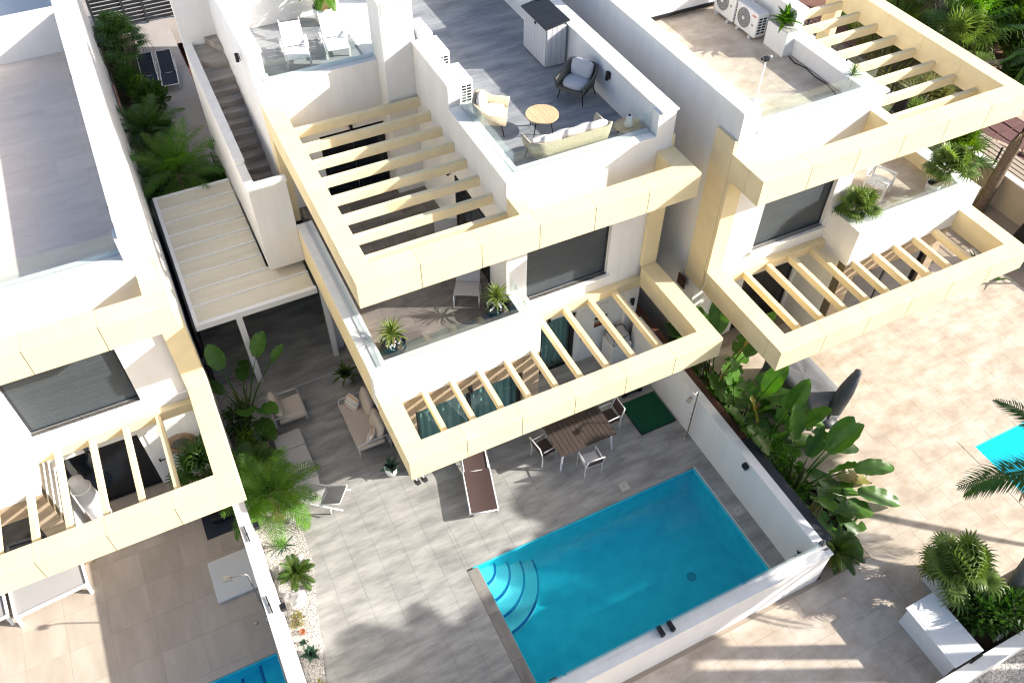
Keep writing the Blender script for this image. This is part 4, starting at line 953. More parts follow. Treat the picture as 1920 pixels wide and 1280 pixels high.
for (x, y, lb) in ((5.22, -.70, 'white skimmer lid in the tiles above the pool'), (7.38, -2.54, 'white skimmer lid between the pool and the white wall')):
    t = thing('skimmer_lid', lb, 'pool lid', (x, y, 0)); bx(t, 'plate', -.12, .12, -.12, .12, .003, .012, 'plinth'); B().lathe([(.015, .012), (.012, .016)], 10).build('knob', 'dark', t)
t = thing('floor_drain', 'small round floor drain near the shower', 'drain', (6.98, -.10, 0)); B().lathe([(.055, .002), (.05, .008), (.01, .009)], 16).build('grate', 'chrome', t)
rosette((.05, 5.60, 0), 'dark green cycad in a grey pot behind the beige sofa', 30, .45, .05, 'cyc', (-5, 80), .05, 5, 'potted plant', 'potted_cycad', .35, pot=('gplast', .19, .36))
rosette((.10, 2.25, 0), 'blue green agave in a white pot at the house corner', 20, .36, .05, 'agave', (5, 85), .02, 6, 'potted plant', 'potted_agave', .2, pot=('wplast', .17, .30), fat=True)
for (x, lb) in ((.10, 'black spotlight at the very corner of the lower frame'), (.26, 'black spotlight right of the corner of the lower frame')):
    t = thing('spotlight', lb, 'spotlight', (x, -.02, zLb)); B().obox((0, -.05, -.05), (.09, .14, .08), (R(-30), 0, R(15))).build('housing', 'black', t); bx(t, 'bracket', -.015, .015, -.03, .05, -.05, -.001, 'wplast')
wm = thing('washing_machine', 'white appliance with a boxed bag on top in the porch corner', 'appliance', (7.18, 3.05, 0))
bx(wm, 'casing', -.3, .3, -.28, .28, .02, .85, 'wplast', bev=.02); bx(wm, 'hamper', -.26, .26, -.22, .22, .851, 1.12, 'gplast', bev=.05)
B().tube([(-.27, -.23, .9), (-.27, -.23, 1.14), (.27, -.23, 1.14), (.27, .23, 1.14), (-.27, .23, 1.14), (-.27, -.23, 1.14)], .012, 6).build('hamper_frame', 'dark', wm)
ar = thing('wall_sign', 'small rust coloured wooden sign on the porch wall', 'sign', (6.80, 3.44, 1.42)); 
for k, mt in enumerate(('rustw', 'terracotta', 'sage', 'rustw')): bx(ar, 'board', -.2, .2, -.02, .0, -.2 + k * .1, -.105 + k * .1, mt)
wall_lamp('black wall lamp at the right end of the porch', (7.66, 3.295, 1.95), 'y', -1); wall_lamp('black lamp above the curtained glass door, left bay', (2.25, 1.97, 2.62), 'y', -1)
wall_lamp('black lamp above the narrow curtained door of the porch', (5.15, 3.44, 2.30), 'y', -1)
ft = thing('floor_track', 'thin metal track across the porch tiles', 'floor track', (-2.3, 6.02, 0)); bx(ft, 'rail', 0, 2.75, 0, .02, .002, .012, 'gplast'); bx(ft, 'rail', 0, 2.75, .05, .07, .002, .012, 'gplast')
for (x, y, lb) in ((-3.33, 1.25, 'black cube lamp on the wall above the rosette plants'), (-3.33, -.85, 'black cube lamp on the wall above the yellow succulents')):
    t = thing('wall_lamp', lb, 'wall lamp', (x, y, 1.55)); bx(t, 'shade', -.05, .07, -.07, .07, 0, .12, 'black', bev=.008); bx(t, 'back_plate', -.065, -.05, -.05, .05, -.05, .1, 'wplast')
t = thing('wall_lamp', 'black cube lamp with white bracket on the wall facing the pool', 'wall lamp', (7.57, -2.15, 1.30)); bx(t, 'shade', -.08, .03, -.07, .07, 0, .12, 'black', bev=.008); bx(t, 'bracket', -.09, .028, -.08, .08, -.03, -.001, 'wplast')
rosette((7.45, -4.45, 0), 'small succulent in the pool corner by the wall', 14, .22, .03, 'agave', (10, 85), .9, 7, 'plant', 'succulent', .2, fat=True)
for i, x in enumerate((-.78 + 3, 6.55)):
    t = thing('pool_float_box', ('black chlorine float box at the lower left pool end', 'black chlorine float box at the right pool end')[i], 'pool float', ((1.35, 6.55)[i], (-4.2, -4.3)[i], -.09)); bx(t, 'body', -.09, .09, -.09, .09, 0, .1, 'black', bev=.02); B().lathe([(.03, .1), (.03, .13)], 10).build('cap', 'dark', t)

# gravel bed with its plants
gb = structure(B().add([(-3.41, 7.0, .03), (-2.44, 7.0, .03), (-2.44, .9, .03), (-3.05, -2.06, .03), (-3.33, -3.5, .03), (-3.41, -3.5, .03), (-3.41, 7.0, -.1), (-2.44, 7.0, -.1), (-2.44, .9, -.1), (-3.05, -2.06, -.1), (-3.33, -3.5, -.1), (-3.41, -3.5, -.1)],
        [(5, 4, 3, 2, 1, 0), (1, 2, 8, 7), (2, 3, 9, 8), (3, 4, 10, 9), (4, 5, 11, 10)]).build('gravel_bed', 'gravel'))
palm((-2.85, 2.20, 0), 1.15, 'young feathery palm in the gravel bed by the left wall', 19, 1.35, 'palm', .085, tilt=(-25, 70), seed=3, ll=.44, droop=.62, leaf=24, w_=.016)
rosette((-2.95, 1.42, .02), 'green yucca rosette between the palm and the cycad', 34, .36, .02, 'agave', (-5, 85), .1, 11, 'plant', 'yucca_plant', .2)
cy = thing('cycad', 'broad cycad rosette with yellowish heart in the gravel bed', 'cycad', (-2.88, .52, 0)); B().lathe([(.10, 0), (.12, .12), (.06, .24)], 12).build('trunk', 'trunk', cy)
crown(cy, [lc(m_pinnate, .58, 22, .13, .35, .45, .012, 'cyc', q, .2) for q in (4, 5)], 24, .24, (-8, 60), 'frond', random.Random(5))
def rockmesh(seed):
    bm = bmesh.new(); bmesh.ops.create_icosphere(bm, subdivisions=3, radius=1); rnd = random.Random(seed)
    ds = [(Vector((rnd.gauss(0, 1), rnd.gauss(0, 1), rnd.gauss(0, 1))).normalized(), rnd.uniform(.55, .85)) for _ in range(14)]
    for v in bm.verts:
        n_ = v.co.normalized(); k = 1.0
        for d, lim in ds:
            q = n_.dot(d)
            if q > .01: k = min(k, lim / q)
        v.co = n_ * k
    me = bpy.data.meshes.new('rock'); bm.to_mesh(me); bm.free(); me.materials.append(M['rock']); return me
for i, (x, y, s, lb) in enumerate(((-3.02, -.05, .24, 'largest striped grey rock below the cycad'), (-3.18, .12, .17, 'pale grey rock against the wall below the cycad'), (-2.72, .95, .13, 'small grey stone above the cycad'), (-2.6, 2.02, .10, 'speckled stone at the foot of the palm'))):
    o = tag(link('rock', rockmesh(i), None, (x, y, .03 + s * .55), (.2, .1, i), (s, s * 1.2, s * .8)), lb, 'rock', 'rocks in the gravel bed')
shrub((-3.20, -.48, .02), 'yellow green succulent clump below the rocks', .16, .18, .08, 160, .06, 'succ', 21, 1.2, stem=.02, name='succulent', cat='plant')
shrub((-3.19, -2.15, .02), 'yellow succulent clump at the lower picture edge', .13, .18, .08, 140, .06, 'succ', 22, 1.2, stem=.02, name='succulent', cat='plant')
rosette((-3.15, -1.35, .02), 'olive agave near the bottom of the gravel bed', 20, .30, .045, 'agave', (5, 85), .04, 12, 'plant', 'agave', .15, fat=True)
rosette((-3.22, -1.02, .02), 'small blue succulent next to the lower cube lamp', 16, .14, .03, 'agave', (5, 85), .02, 13, 'plant', 'succulent', .15, fat=True)
t = thing('terracotta_pot', 'tiny terracotta pot in the gravel bed', 'plant pot', (-3.17, -.80, .03)); B().lathe([(.05, 0), (.07, .1), (.06, .1), (.055, .07)], 14).build('body', 'terracotta', t)
bananas((-2.72, 5.70, 0), 'broad leaved banana plant with bright leaves beside the white post', [(95, 6, .82, .24, 1.62, .25, 0), (50, 12, .78, .22, 1.75, .35, 0), (25, 16, .6, .14, 1.75, .4, 0), (-95, 7, .82, .26, 1.25, .5, 0), (-60, 14, .80, .24, 1.05, .55, 0), (-75, 26, .80, .24, .8, .7, 0), (200, 20, .6, .15, 1.0, .6, 0), (130, 25, .7, .18, .8, .6, 0), (-110, 35, .7, .18, .7, .8, 0), (70, 30, .7, .2, .9, .7, 1), (-150, 25, .7, .17, .8, .6, 0)], 1)
shrub((-2.95, 4.35, 0), 'light green leafy shrub by the left house corner', .26, .38, .34, 420, .075, 'lime', 31, 1.5, stem=.25)
shrub((-2.98, 5.1, 0), 'dark leafy shrub under the banana plant', .3, .5, .4, 420, .10, 'shrub', 32, 1.7, stem=.2)
rosette((-2.55, 4.1, .0), 'slender green dracaena behind the young palm', 30, .42, .02, 'dpalm', (0, 85), .75, 14, 'plant', 'dracaena', .35)
palm((-2.98, 3.35, 0), .55, 'low dark feathery palm behind the young palm', 16, .95, 'dpalm', .07, tilt=(-15, 75), seed=17, ll=.3, droop=.6)

# ------------------------------------------------------------------ canopy roof between the middle and left houses
cn = thing('canopy', 'white slatted canopy roof between the left and middle houses', 'canopy', (-3.16, 6.62, 0))
for k in range(9):
    y = .14 + k * .60; xr = 3.14 if y < .8 else 2.215
    o_ = B().obox((xr / 2, y + .30, 2.70), (xr - .04, .60, .03), (R(9.5), 0, 0)).build('slat', 'canopy', cn); B().box(.02, xr - .02, y + .565, y + .60, 2.745, 2.81).build('ridge', 'wmetal', o_)
bxs(cn, 'frame', [(0, 3.14, 0, .12, 2.62, 2.80), (0, .10, .12, 5.6, 2.62, 2.80), (.1, 2.21, 5.50, 5.6, 2.62, 2.79)], 'wmetal')
bx(cn, 'post', .98, 1.14, .02, .18, 0, 2.62, 'wmetal')
bx(cn, 'post', 3.2, 3.34, .02, .16, 0, 2.62, 'wmetal')
bxs(cn, 'gutter', [(-.06, -.005, .02, 5.6, 2.60, 2.72)], 'dark')
shade_near = thing('screen', 'black panels added for the deep shade behind the banana plant under the canopy', 'screen', (-3.25, 6.8, 0))  # dark panels put in for the deep shade below the canopy
for k in range(6): bx(shade_near, 'panel', 0, .03, k * 1.0, k * 1.0 + .98, 0, 2.3, 'screen')
shade_far = thing('screen', 'black screen added to darken the far end of the canopy porch', 'screen', (-3.2, 12.6, 0))  # added black panels that cut the light reaching the canopy porch
for k in range(4): bx(shade_far, 'panel', k * .7, k * .7 + .68, 0, .03, 0, 2.3, 'screen')
t = thing('wall_lamp', 'black cube lamp on the left house corner by the canopy', 'wall lamp', (-3.26, 6.15, 1.95)); bx(t, 'shade', -.06, .06, -.06, .06, 0, .12, 'black', bev=.008)

# ------------------------------------------------------------------ passage: gate, loungers, plants
gt = thing('gate', 'dark slatted gate closing the passage at the top', 'gate', (-3.2, 28.45, 0))
for k in range(15): B().obox((1.7, 0, .14 + k * .17), (3.4, .03, .15), (R(22), 0, 0)).build('slat', 'dark', gt)
for x in (.0, 1.25, 2.05, 3.4): bx(gt, 'post', x - .05, x + .05, -.06, .06, 0, 2.75, 'dark')
t = thing('gate_stop', 'small white stop at the foot of the dark gate', 'gate stop', (-1.95, 28.3, 0)); bx(t, 'block', -.06, .06, -.05, .05, 0, .12, 'wplast', bev=.01)
lounger((-1.92, 23.45, 0), R(-6), 'navy lounger in the passage, nearer the plants', 1.95, .62, 'wmetal', 'navy', 30, .34, split=.5)
lounger((-1.20, 23.35, 0), R(-6), 'navy lounger in the passage, nearer the stair wall', 1.95, .62, 'wmetal', 'navy', 30, .34, split=.5)
pb = structure(bxs(None, 'planting_bed', [(-3.25, -1.95, 13.0, 27.6, -.2, .08)], 'soil'))
fanpalm((-2.62, 26.2, .08), 'fan palm nearest the dark gate in the passage', .9, 26, .5, .55, 'dpalm', seed=41)
fanpalm((-2.45, 24.4, .08), 'larger fan palm drooping over the navy loungers', 1.3, 26, .6, .7, 'dpalm', tilt=(-40, 75), seed=42, droop=.45)
rosette((-2.45, 23.2, .08), 'dark spiky yucca left of the navy loungers', 46, .6, .03, 'dpalm', (-15, 85), .5, 43, 'plant', 'yucca_plant', .25)
shrub((-2.45, 21.9, .08), 'yellow green shrub in front of the navy loungers', .45, .5, .4, 500, .11, 'lime', 44)
shrub((-2.15, 20.9, .08), 'dense dark round shrub bulging over the passage', .6, .75, .5, 1100, .12, 'shrub', 45)
rosette((-2.45, 19.9, .08), 'yellow green agave among the dark shrubs', 26, .6, .06, 'yucca', (5, 85), .25, 46, 'plant', 'agave', .2, fat=True)
shrub((-2.4, 18.7, .08), 'fine grey green shrub behind the big passage palm', .6, .8, .5, 1300, .09, 'shrub', 47, 2.2)
palm((-2.25, 13.3, .08), 2.55, 'large feathery palm leaning over the canopy', 26, 1.9, 'palm', .12, tilt=(-35, 80), seed=48, ll=.5, droop=.6, leaf=26, w_=.018)
palm((-2.75, 13.9, .08), 1.6, 'dark feathery palm at the left end of the canopy', 20, 1.6, 'dpalm', .11, tilt=(-25, 75), seed=49, ll=.5, droop=.65, leaf=26, w_=.018)
palm((-1.28, 13.35, 0), 1.75, 'bushy palm beside the stair wall at the canopy edge', 24, 1.15, 'dpalm', .12, tilt=(-25, 80), seed=50, ll=.42, droop=.6, leaf=26, w_=.016)
bananas((-.85, 16.6, 0), 'dark potted plant peeping out behind the stair coping', [(180, 30, .4, .10, .9, .6, 0), (150, 20, .4, .1, .8, .6, 0), (210, 40, .4, .1, .7, .6, 0), (90, 25, .4, .1, .8, .6, 0)], 3)
palm((-2.7, 17.2, .08), 1.7, 'dark feathery palm between the shrubs and the big passage palm', 20, 1.5, 'dpalm', .1, tilt=(-30, 80), seed=51, ll=.45, droop=.6, leaf=26, w_=.018)
shrub((-2.75, 22.6, .08), 'dark shrub squeezed against the left house wall', .4, .9, .5, 900, .12, 'shrub', 52)
shrub((-2.85, 25.4, .08), 'low dark shrub under the passage fan palms', .35, .9, .4, 700, .12, 'shrub', 53)
rosette((-2.35, 22.5, .08), 'second spiky yucca beside the navy loungers', 44, .55, .03, 'dpalm', (-15, 85), .35, 54, 'plant', 'yucca_plant', .25)
shrub((-2.9, 16.0, .08), 'dark foliage filling the bed behind the palms', .35, 1.2, .6, 1000, .12, 'shrub', 55)
hs = thing('hose_reel', 'aqua hose reel beside the far fan palm', 'hose reel', (-2.95, 26.9, .1)); B().lathe([(.22, 0), (.26, .08), (.26, .16), (.22, .24)], 18).build('drum', 'aqua', hs, (0, 0, .1)); bx(hs, 'stand', -.15, .15, -.15, .15, 0, .1, 'wplast')

# ------------------------------------------------------------------ left neighbour yard
for i, (x, lb) in enumerate(((-8.05, 'white framed grey lounger in the left yard, right one of the pair'), (-9.75, 'white framed grey lounger in the left yard, cut by the picture edge'))):
    t = thing('day_bed', lb, 'sun lounger', (x, 2.75, -.1), R(5))
    for s in (-1, 1):
        bx(t, 'rail', -.80, .80, s * .42 - .03, s * .42 + .03, .26, .33, 'wmetal', bev=.01); bx(t, 'end_rail', s * .78 - .03, s * .78 + .03, -.389, .389, .262, .328, 'wmetal', bev=.01)
        for q in (-1, 1): B().obox((s * .76, q * .44, .15), (.07, .07, .34), (R(q * 14), 0, 0)).build('leg', 'wmetal', t)
    bx(t, 'mesh', -.75, .75, -.389, .389, .285, .295, 'gmesh')
mt_ = thing('spa_cover', 'white flat cover lying beside the left boundary wall', 'cover', (-4.20, 1.30, -.1)); bx(mt_, 'slab', -.50, .50, -.55, .55, .004, .09, 'wplast', bev=.03)
mt_ = thing('floor_mat', 'black mat under the corner of the left lower frame', 'mat', (-4.10, 2.85, -.1)); bx(mt_, 'pad', -.46, .44, -.36, .45, .004, .03, 'navy', bev=.01); bx(mt_, 'bag', -.25, .30, -.05, .40, .031, .22, 'black', bev=.1)
shower((-3.76, -.08, -.1), R(168), 'steel garden shower on the left side of the boundary wall', 2.2, .34)
for (y, lb) in ((2.35, 'upper'), (1.05, 'middle'), (-.75, 'lower')):
    t = thing('wall_bracket', lb + ' grey metal bar on the left side of the boundary wall', 'bracket', (-3.55, y, 1.745)); B().obox((0, 0, .03), (.03, .42, .02), (0, 0, R(4))).build('bar', 'dark', t); bx(t, 'foot', -.02, .02, -.02, .02, 0, .03, 'dark')
t = thing('floor_drain', 'small round drain in the left yard tiles', 'drain', (-4.05, -.05, -.1)); B().lathe([(.055, .002), (.05, .008), (.01, .009)], 16).build('grate', 'chrome', t)
mr = thing('mirror', 'round woven framed mirror on the left house porch wall', 'mirror', (LX + 6.80, LY + 3.43, 1.2)); mr.rotation_euler = (R(90), 0, 0)
B().lathe([(.20, 0), (.20, .012), (.18, .014)], 32).build('glass', 'mirror', mr)
for k in range(40):
    a = k * 2 * math.pi / 40; B().obox((.29 * math.cos(a), .29 * math.sin(a), .012), (.17, .028, .012), (0, 0, a)).build('straw_band', 'woven', mr)
B().tube([(.215 * math.cos(i * .2618), .215 * math.sin(i * .2618), .015) for i in range(24)], .012, 6, closed=True).build('ring', 'woven', mr)
B().tube([(.37 * math.cos(i * .2618), .37 * math.sin(i * .2618), .015) for i in range(24)], .012, 6, closed=True).build('ring', 'woven', mr)
fanpalm((-4.12, 3.92, -.1), 'drooping green palm in the left porch corner', .5, 22, .5, .5, 'dpalm', tilt=(-30, 80), seed=61, droop=.5, pot=('dark', .2, .35))
cv = thing('covered_parasol', 'parasol under a pale cover standing in the left porch', 'parasol', (-6.62, 4.0, -.1)); cv.rotation_euler = (R(-4), R(-3), 0)
B().lathe([(.20, .0), (.24, .3), (.23, 1.2), (.20, 1.6), (.16, 1.75), (.17, 1.86), (.04, 1.95)], 20).build('cover', 'wcover', cv); B().lathe([(.3, -.0), (.3, .06), (.06, .08)], 20).build('base', 'dark', cv)
B().tube([(.215 * math.cos(i * .5236), .215 * math.sin(i * .5236), 1.56) for i in range(12)], .02, 6, closed=True).build('strap', 'wplast', cv)
wall_lamp('black wall lamp above the dark doors of the left house', (LX + 4.93, LY + 3.44, 2.2), 'y', -1)
for (y, lb) in ((4.6, 'black lamp inside the left roof parapet, lower one'), (10.0, 'black lamp inside the left roof parapet, upper one')): wall_lamp(lb, (LX + 7.49, LY + y, LZ + T2 + .5), 'x', -1)

# ------------------------------------------------------------------ right house roof and terrace
G = .2; T2R = T2 + RZ; F1R = F1 + RZ
ac_unit((12.18, 6.95, T2R), R(-90), 'upper white air conditioner with red lettering on the right roof', h=.72, mark=True)
a2 = ac_unit((12.20, 6.05, T2R), R(-90), 'lower white air conditioner with red lettering on the right roof', h=.62, mark=True)
px_ = thing('planter', 'tall white planter box with strappy plant beside the air conditioners', 'planter', (12.38, 5.05, T2R))
bx(px_, 'box', -.19, .19, -.38, .38, 0, .62, 'wplast', bev=.01); bx(px_, 'soil', -.17, .17, -.36, .36, .61, .635, 'gravel')
rosette((12.38, 5.05, T2R + .62), 'strappy green plant in the tall white planter', 34, .5, .045, 'palm', (10, 85), .1, 71, 'plant', 'strappy_plant', .35, fat=True)
rosette((12.62, 2.75, T2R + .38), 'small grey green yucca in the corner pot of the right roof', 30, .28, .014, 'fan', (-20, 85), .12, 72, 'plant', 'yucca_plant', .25)
t = thing('plant_pot', 'square white pot in the corner of the right roof glass', 'plant pot', (12.62, 2.75, T2R)); bx(t, 'body', -.16, .16, -.16, .16, 0, .40, 'wplast', bev=.01); bx(t, 'pebbles', -.14, .14, -.14, .14, .395, .405, 'pebble')
tp = thing('weather_station', 'white pole with a black camera on the right roof terrace', 'weather station', (10.38, 3.35, T2R))
B().tube([(0, 0, 0), (0, 0, 1.05)], .018, 8).build('pole', 'wmetal', tp); B().lathe([(.12, 0), (.12, .03), (.03, .05)], 16).build('base', 'wmetal', tp)
bx(tp, 'camera', -.06, .06, -.05, .05, 1.05, 1.15, 'black', bev=.015); B().tube([(-.12, 0, 1.10), (.12, 0, 1.10)], .012, 6).build('arm', 'black', tp)
for s in (-1, 1): B().lathe([(.01, -.03), (.035, -.01), (.035, .01), (.01, .03)], 10, (s * .12, 0, 1.13)).build('sensor', 'wmetal' if s > 0 else 'black', tp)
cbl = tag(B().tube([(12.36, 4.6, T2R + .012), (12.30, 4.3, T2R + .012), (12.40, 4.0, T2R + .012), (12.34, 3.6, T2R + .012), (12.38, 3.2, T2R + .012), (12.30, 2.8, T2R + .012), (12.1, 2.5, T2R + .012)], .014, 6).build('cable', 'black'), 'black cable snaking along the right roof parapet', 'cable')
fanpalm((12.98, 1.42, F1R), 'round fan palm in a pale pot at the left end of the right terrace', .32, 46, .34, .32, 'fan', (-35, 88), 73, 3, ('glass', .2, .36), 'potted plant', 'potted_palm')
fanpalm((15.70, 1.55, F1R), 'tall fan palm in a pale pot at the right end of the right terrace', .65, 46, .38, .36, 'fan', (-35, 88), 74, 3, ('glass', .2, .36), 'potted plant', 'potted_palm')
ch = thing('chair', 'white slatted chair on the right terrace', 'chair', (14.35, 2.2, F1R), R(25))
for s in (-1, 1):
    bx(ch, 'arm', s * .3 - .03, s * .3 + .03, -.3, .3, .60, .64, 'wplast', bev=.008)
    for q in (-.27, .27): bx(ch, 'leg', s * .3 - .025, s * .3 + .025, q - .025, q + .025, 0, .60, 'wplast')
for k in range(5): bx(ch, 'seat_slat', -.27, .27, -.28 + k * .11, -.19 + k * .11, .38, .40, 'wplast')
for k in range(4): B().obox((0, .30 + .02 * k, .52 + .11 * k), (.54, .02, .08), (R(-10), 0, 0)).build('back_slat', 'wplast', ch)

# ------------------------------------------------------------------ right yard
bed = structure(bxs(None, 'flower_bed', [(7.95, 9.33, -4.6, 2.4, -.3, .27)], 'soil'))
UP = lambda az, L=1.05, W_=.22, pet=1.5, o=6: (az, o, L * 1.12, W_ * 1.15, pet * 1.08, .18, 0)
OUT = lambda az, L=.95, W_=.22, pet=1.1, o=24, tears=3: (az, o, L * 1.12, W_ * 1.25, pet * 1.05, .72, tears)
bananas((8.78, .72, .25), 'tall bird of paradise plant by the frame corner of the middle house', [UP(40, 1.1, .24, 1.75), UP(-60, 1.15, .24, 1.8, 3), UP(-20, 1.05, .22, 1.8, 14), UP(110, 1.0, .22, 1.7, 8), OUT(-50, 1.0, .23, 1.45, 24, 0), OUT(-95, .9, .22, 1.1, 35), OUT(20, .8, .2, 1.2, 30, 2), OUT(110, .8, .2, .8, 22), OUT(-105, .8, .2, .8, 42), OUT(100, .8, .2, 1.2, 20, 5), OUT(-75, .7, .18, .6, 55)], 2, 'bird of paradise plants in the bed')
bananas((8.70, -.55, .25), 'drooping bird of paradise leaves beside the rust brown screen', [OUT(-30, 1.1, .25, .9, 38, 4), UP(0, 1.0, .24, 1.3, 10), UP(120, .95, .22, 1.2, 5), UP(-90, 1.0, .22, 1.2, 12), OUT(-100, .9, .22, .7, 42, 4), OUT(60, .9, .22, .9, 30, 3), OUT(-105, .8, .2, .7, 30, 4), OUT(95, .8, .2, .6, 34, 3), OUT(-70, .8, .22, .5, 55, 2), OUT(10, .9, .22, .6, 55, 3)], 3, 'bird of paradise plants in the bed')
bananas((8.72, -1.55, .25), 'bird of paradise plant with one upright leaf before the grey cover', [UP(30, 1.0, .19, 1.6, 3), UP(-100, .95, .22, 1.5, 8), UP(150, .9, .2, 1.4, 4), UP(-30, .85, .2, 1.35, 22), OUT(-20, .9, .2, 1.35, 40, 0), OUT(-60, .95, .2, 1.1, 46, 0), OUT(100, .8, .2, .8, 20), OUT(-110, .9, .22, .8, 34), OUT(80, .8, .2, .9, 26), OUT(-95, .7, .2, .5, 40), OUT(-85, .7, .2, .5, 58, 2), OUT(75, .8, .2, .7, 36, 4)], 4, 'bird of paradise plants in the bed')
bananas((8.75, -2.75, .25), 'bird of paradise plant with folded leaves leaning over the terrace', [UP(-10, .95, .2, 1.6, 14), UP(90, .95, .22, 1.5, 8), UP(-80, .95, .22, 1.4, 12), UP(20, .9, .2, 1.5, 18), OUT(-15, .85, .19, 1.5, 34, 0), OUT(-30, .9, .19, 1.45, 42, 0), OUT(-60, .85, .22, 1.1, 52, 4), OUT(-75, .85, .22, .9, 60, 4), OUT(-45, .8, .2, .9, 70, 3), OUT(110, .8, .2, .6, 18), OUT(-100, .8, .2, .6, 36), OUT(90, .8, .2, .8, 30)], 5, 'bird of paradise plants in the bed')
bananas((8.65, -3.65, .25), 'low bird of paradise clump with bright leaves near the wall end', [OUT(-20, .75, .24, .6, 40, 1), OUT(-70, .7, .24, .5, 45, 1), OUT(30, .7, .22, .5, 40, 2), OUT(-100, .7, .2, .5, 40), OUT(80, .7, .2, .4, 40), OUT(-45, .6, .2, .35, 62, 0), OUT(100, .7, .2, .5, 35)], 6, 'bird of paradise plants in the bed')
cy = thing('cycad', 'dark cycad at the outer corner of the front wall', 'cycad', (8.42, -4.65, .2)); B().lathe([(.12, 0), (.14, .2), (.07, .5)], 12).build('trunk', 'trunk', cy)
crown(cy, [lc(m_pinnate, .75, 26, .16, .35, .5, .013, 'cyc', q, .2) for q in (6, 7)], 24, .5, (-15, 60), 'frond', random.Random(8))
shrub((8.72, .1, .25), 'low leafy ground plant under the tall bird of paradise', .45, .7, .2, 500, .12, 'banana', 81, 1.8, stem=.1)
shrub((8.72, -2.2, .25), 'leafy undergrowth between the bird of paradise plants', .45, 1.0, .25, 700, .12, 'banana', 82, 1.8, stem=.12)
gc = thing('covered_grill', 'barbecue island under a wrinkled grey cover', 'covered grill', (10.75, -.45, G), R(0))
def drape(w_, d, h, seed=1, skirt=.12):
    rnd = random.Random(seed); b = B(); n = 40; v = []
    ring = []
    for i in range(n):
        t = i / n * 4; s = int(t); u = t - s
        ring.append([(-1 + 2 * u, -1), (1, -1 + 2 * u), (1 - 2 * u, 1), (-1, 1 - 2 * u)][s])
    for lev, (z, k) in enumerate(((h + .02, .0), (h + .015, .55), (h, .97), (h - .05, 1.0), (h * .6, 1.02), (h * .25, 1.05), (.01, 1.08))):
        for i, (x, y) in enumerate(ring):
            wv = (math.sin(i * 1.9 + seed) * .5 + math.sin(i * 2.7)) * .016 * max(0, lev - 2)
            zz = z + (.012 * math.sin(i * .8 + lev) if 0 < lev < 3 else 0)
            v.append((x * (w_ / 2 * k + wv), y * (d / 2 * k + wv), zz))
    f = [(l * n + i, l * n + (i + 1) % n, (l + 1) * n + (i + 1) % n, (l + 1) * n + i) for l in range(6) for i in range(n)]
    f = [q[::-1] for q in f]
    return b.add(v, f, True)
drape(1.10, 1.85, 1.0, 3).build('cover', 'cover', gc); bx(gc, 'worktop', -.48, .48, -.82, .82, .5, .96, 'dark')
um = thing('covered_parasol', 'closed parasol in a dark grey cover standing on the right terrace', 'parasol', (11.05, -1.42, G)); um.rotation_euler = (R(3), R(5), 0)
B().lathe([(.09, .35), (.22, .5), (.20, 1.3), (.13, 1.85), (.09, 2.0), (.10, 2.06), (.02, 2.12)], 14).build('cover', 'cover', um)
B().tube([(0, 0, 0), (0, 0, .5)], .025, 8).build('pole', 'dark', um); B().lathe([(.28, 0), (.28, .05), (.05, .08)], 20).build('base', 'dark', um)
bxn = thing('storage_bench', 'white storage bench with sloped lid at the lower right', 'storage bench', (8.78, -7.86, G))
bx(bxn, 'carcass', .03, .68, .02, 1.38, 0, .70, 'wplast'); B().add([(-.03, -.02, .66), (.72, -.02, .74), (.72, 1.42, .74), (-.03, 1.42, .66), (-.03, -.02, .69), (.72, -.02, .77), (.72, 1.42, .77), (-.03, 1.42, .69)],
    [(0, 3, 2, 1), (4, 5, 6, 7), (0, 1, 5, 4), (1, 2, 6, 5), (2, 3, 7, 6), (3, 0, 4, 7)]).build('lid', 'wplast', bxn)
bx(bxn, 'plinth', .05, .66, .04, 1.36, 0.0, .03, 'dark')
plb = thing('planter', 'white planter box beside the white storage bench', 'planter', (10.10, -6.30, G)); bx(plb, 'box', -.10, .75, -.42, .36, 0, .48, 'wplast', bev=.01); bx(plb, 'soil', -.06, .71, -.38, .32, .475, .49, 'soil')
fanpalm((10.42, -6.32, G + .47), 'bushy fan palm growing in the white planter box', .55, 60, .45, .45, 'fan', (-40, 88), 83, 4, droop=.35)
fb2 = structure(bxs(None, 'corner_bed', [(9.62, 13.8, -7.9, -6.75, 0, .24)], 'soil'))
shrub((10.15, -7.25, .24), 'dark shrub behind the white storage bench', .5, .45, .35, 900, .10, 'shrub', 84, 2.2)
shrub((10.75, -7.45, .24), 'dark shrub beside the leaning palm trunk', .5, .4, .3, 700, .10, 'shrub', 85, 2.2)
shrub((11.75, -7.4, .24), 'green shrub at the right end of the corner bed', .45, .35, .3, 600, .09, 'shrub', 86, 1.8)
palm((11.25, -7.15, .22), 3.4, 'leaning feathery palm at the lower right with its crown off the picture', 15, 2.5, 'dpalm', .15, (1.15, .75), (-30, 75), trunk='gtrunk', ll=.6, seed=87, droop=.55, leaf=44, w_=.02)
t = thing('spigot', 'white plastic tap bracket by the low front wall', 'tap', (10.35, -7.75, .3)); B().obox((0, 0, .25), (.28, .05, .03), (R(20), 0, R(20))).build('arm', 'wplast', t); B().lathe([(.06, 0), (.06, .04)], 14).build('disc', 'wplast', t, (.05, 0, .18), (R(60), 0, 0)); bx(t, 'post', -.02, .02, -.02, .02, -.08, .26, 'wplast')
t = thing('wall_bracket', 'black bar on the low front wall', 'bracket', (9.35, -7.92, .76)); B().obox((0, 0, .02), (.36, .04, .03), (0, 0, R(3))).build('bar', 'black', t)
grv = structure(bxs(None, 'gravel_strip', [(8.0, 24, -12, -8.1, -.11, -.06)], 'gravel'))
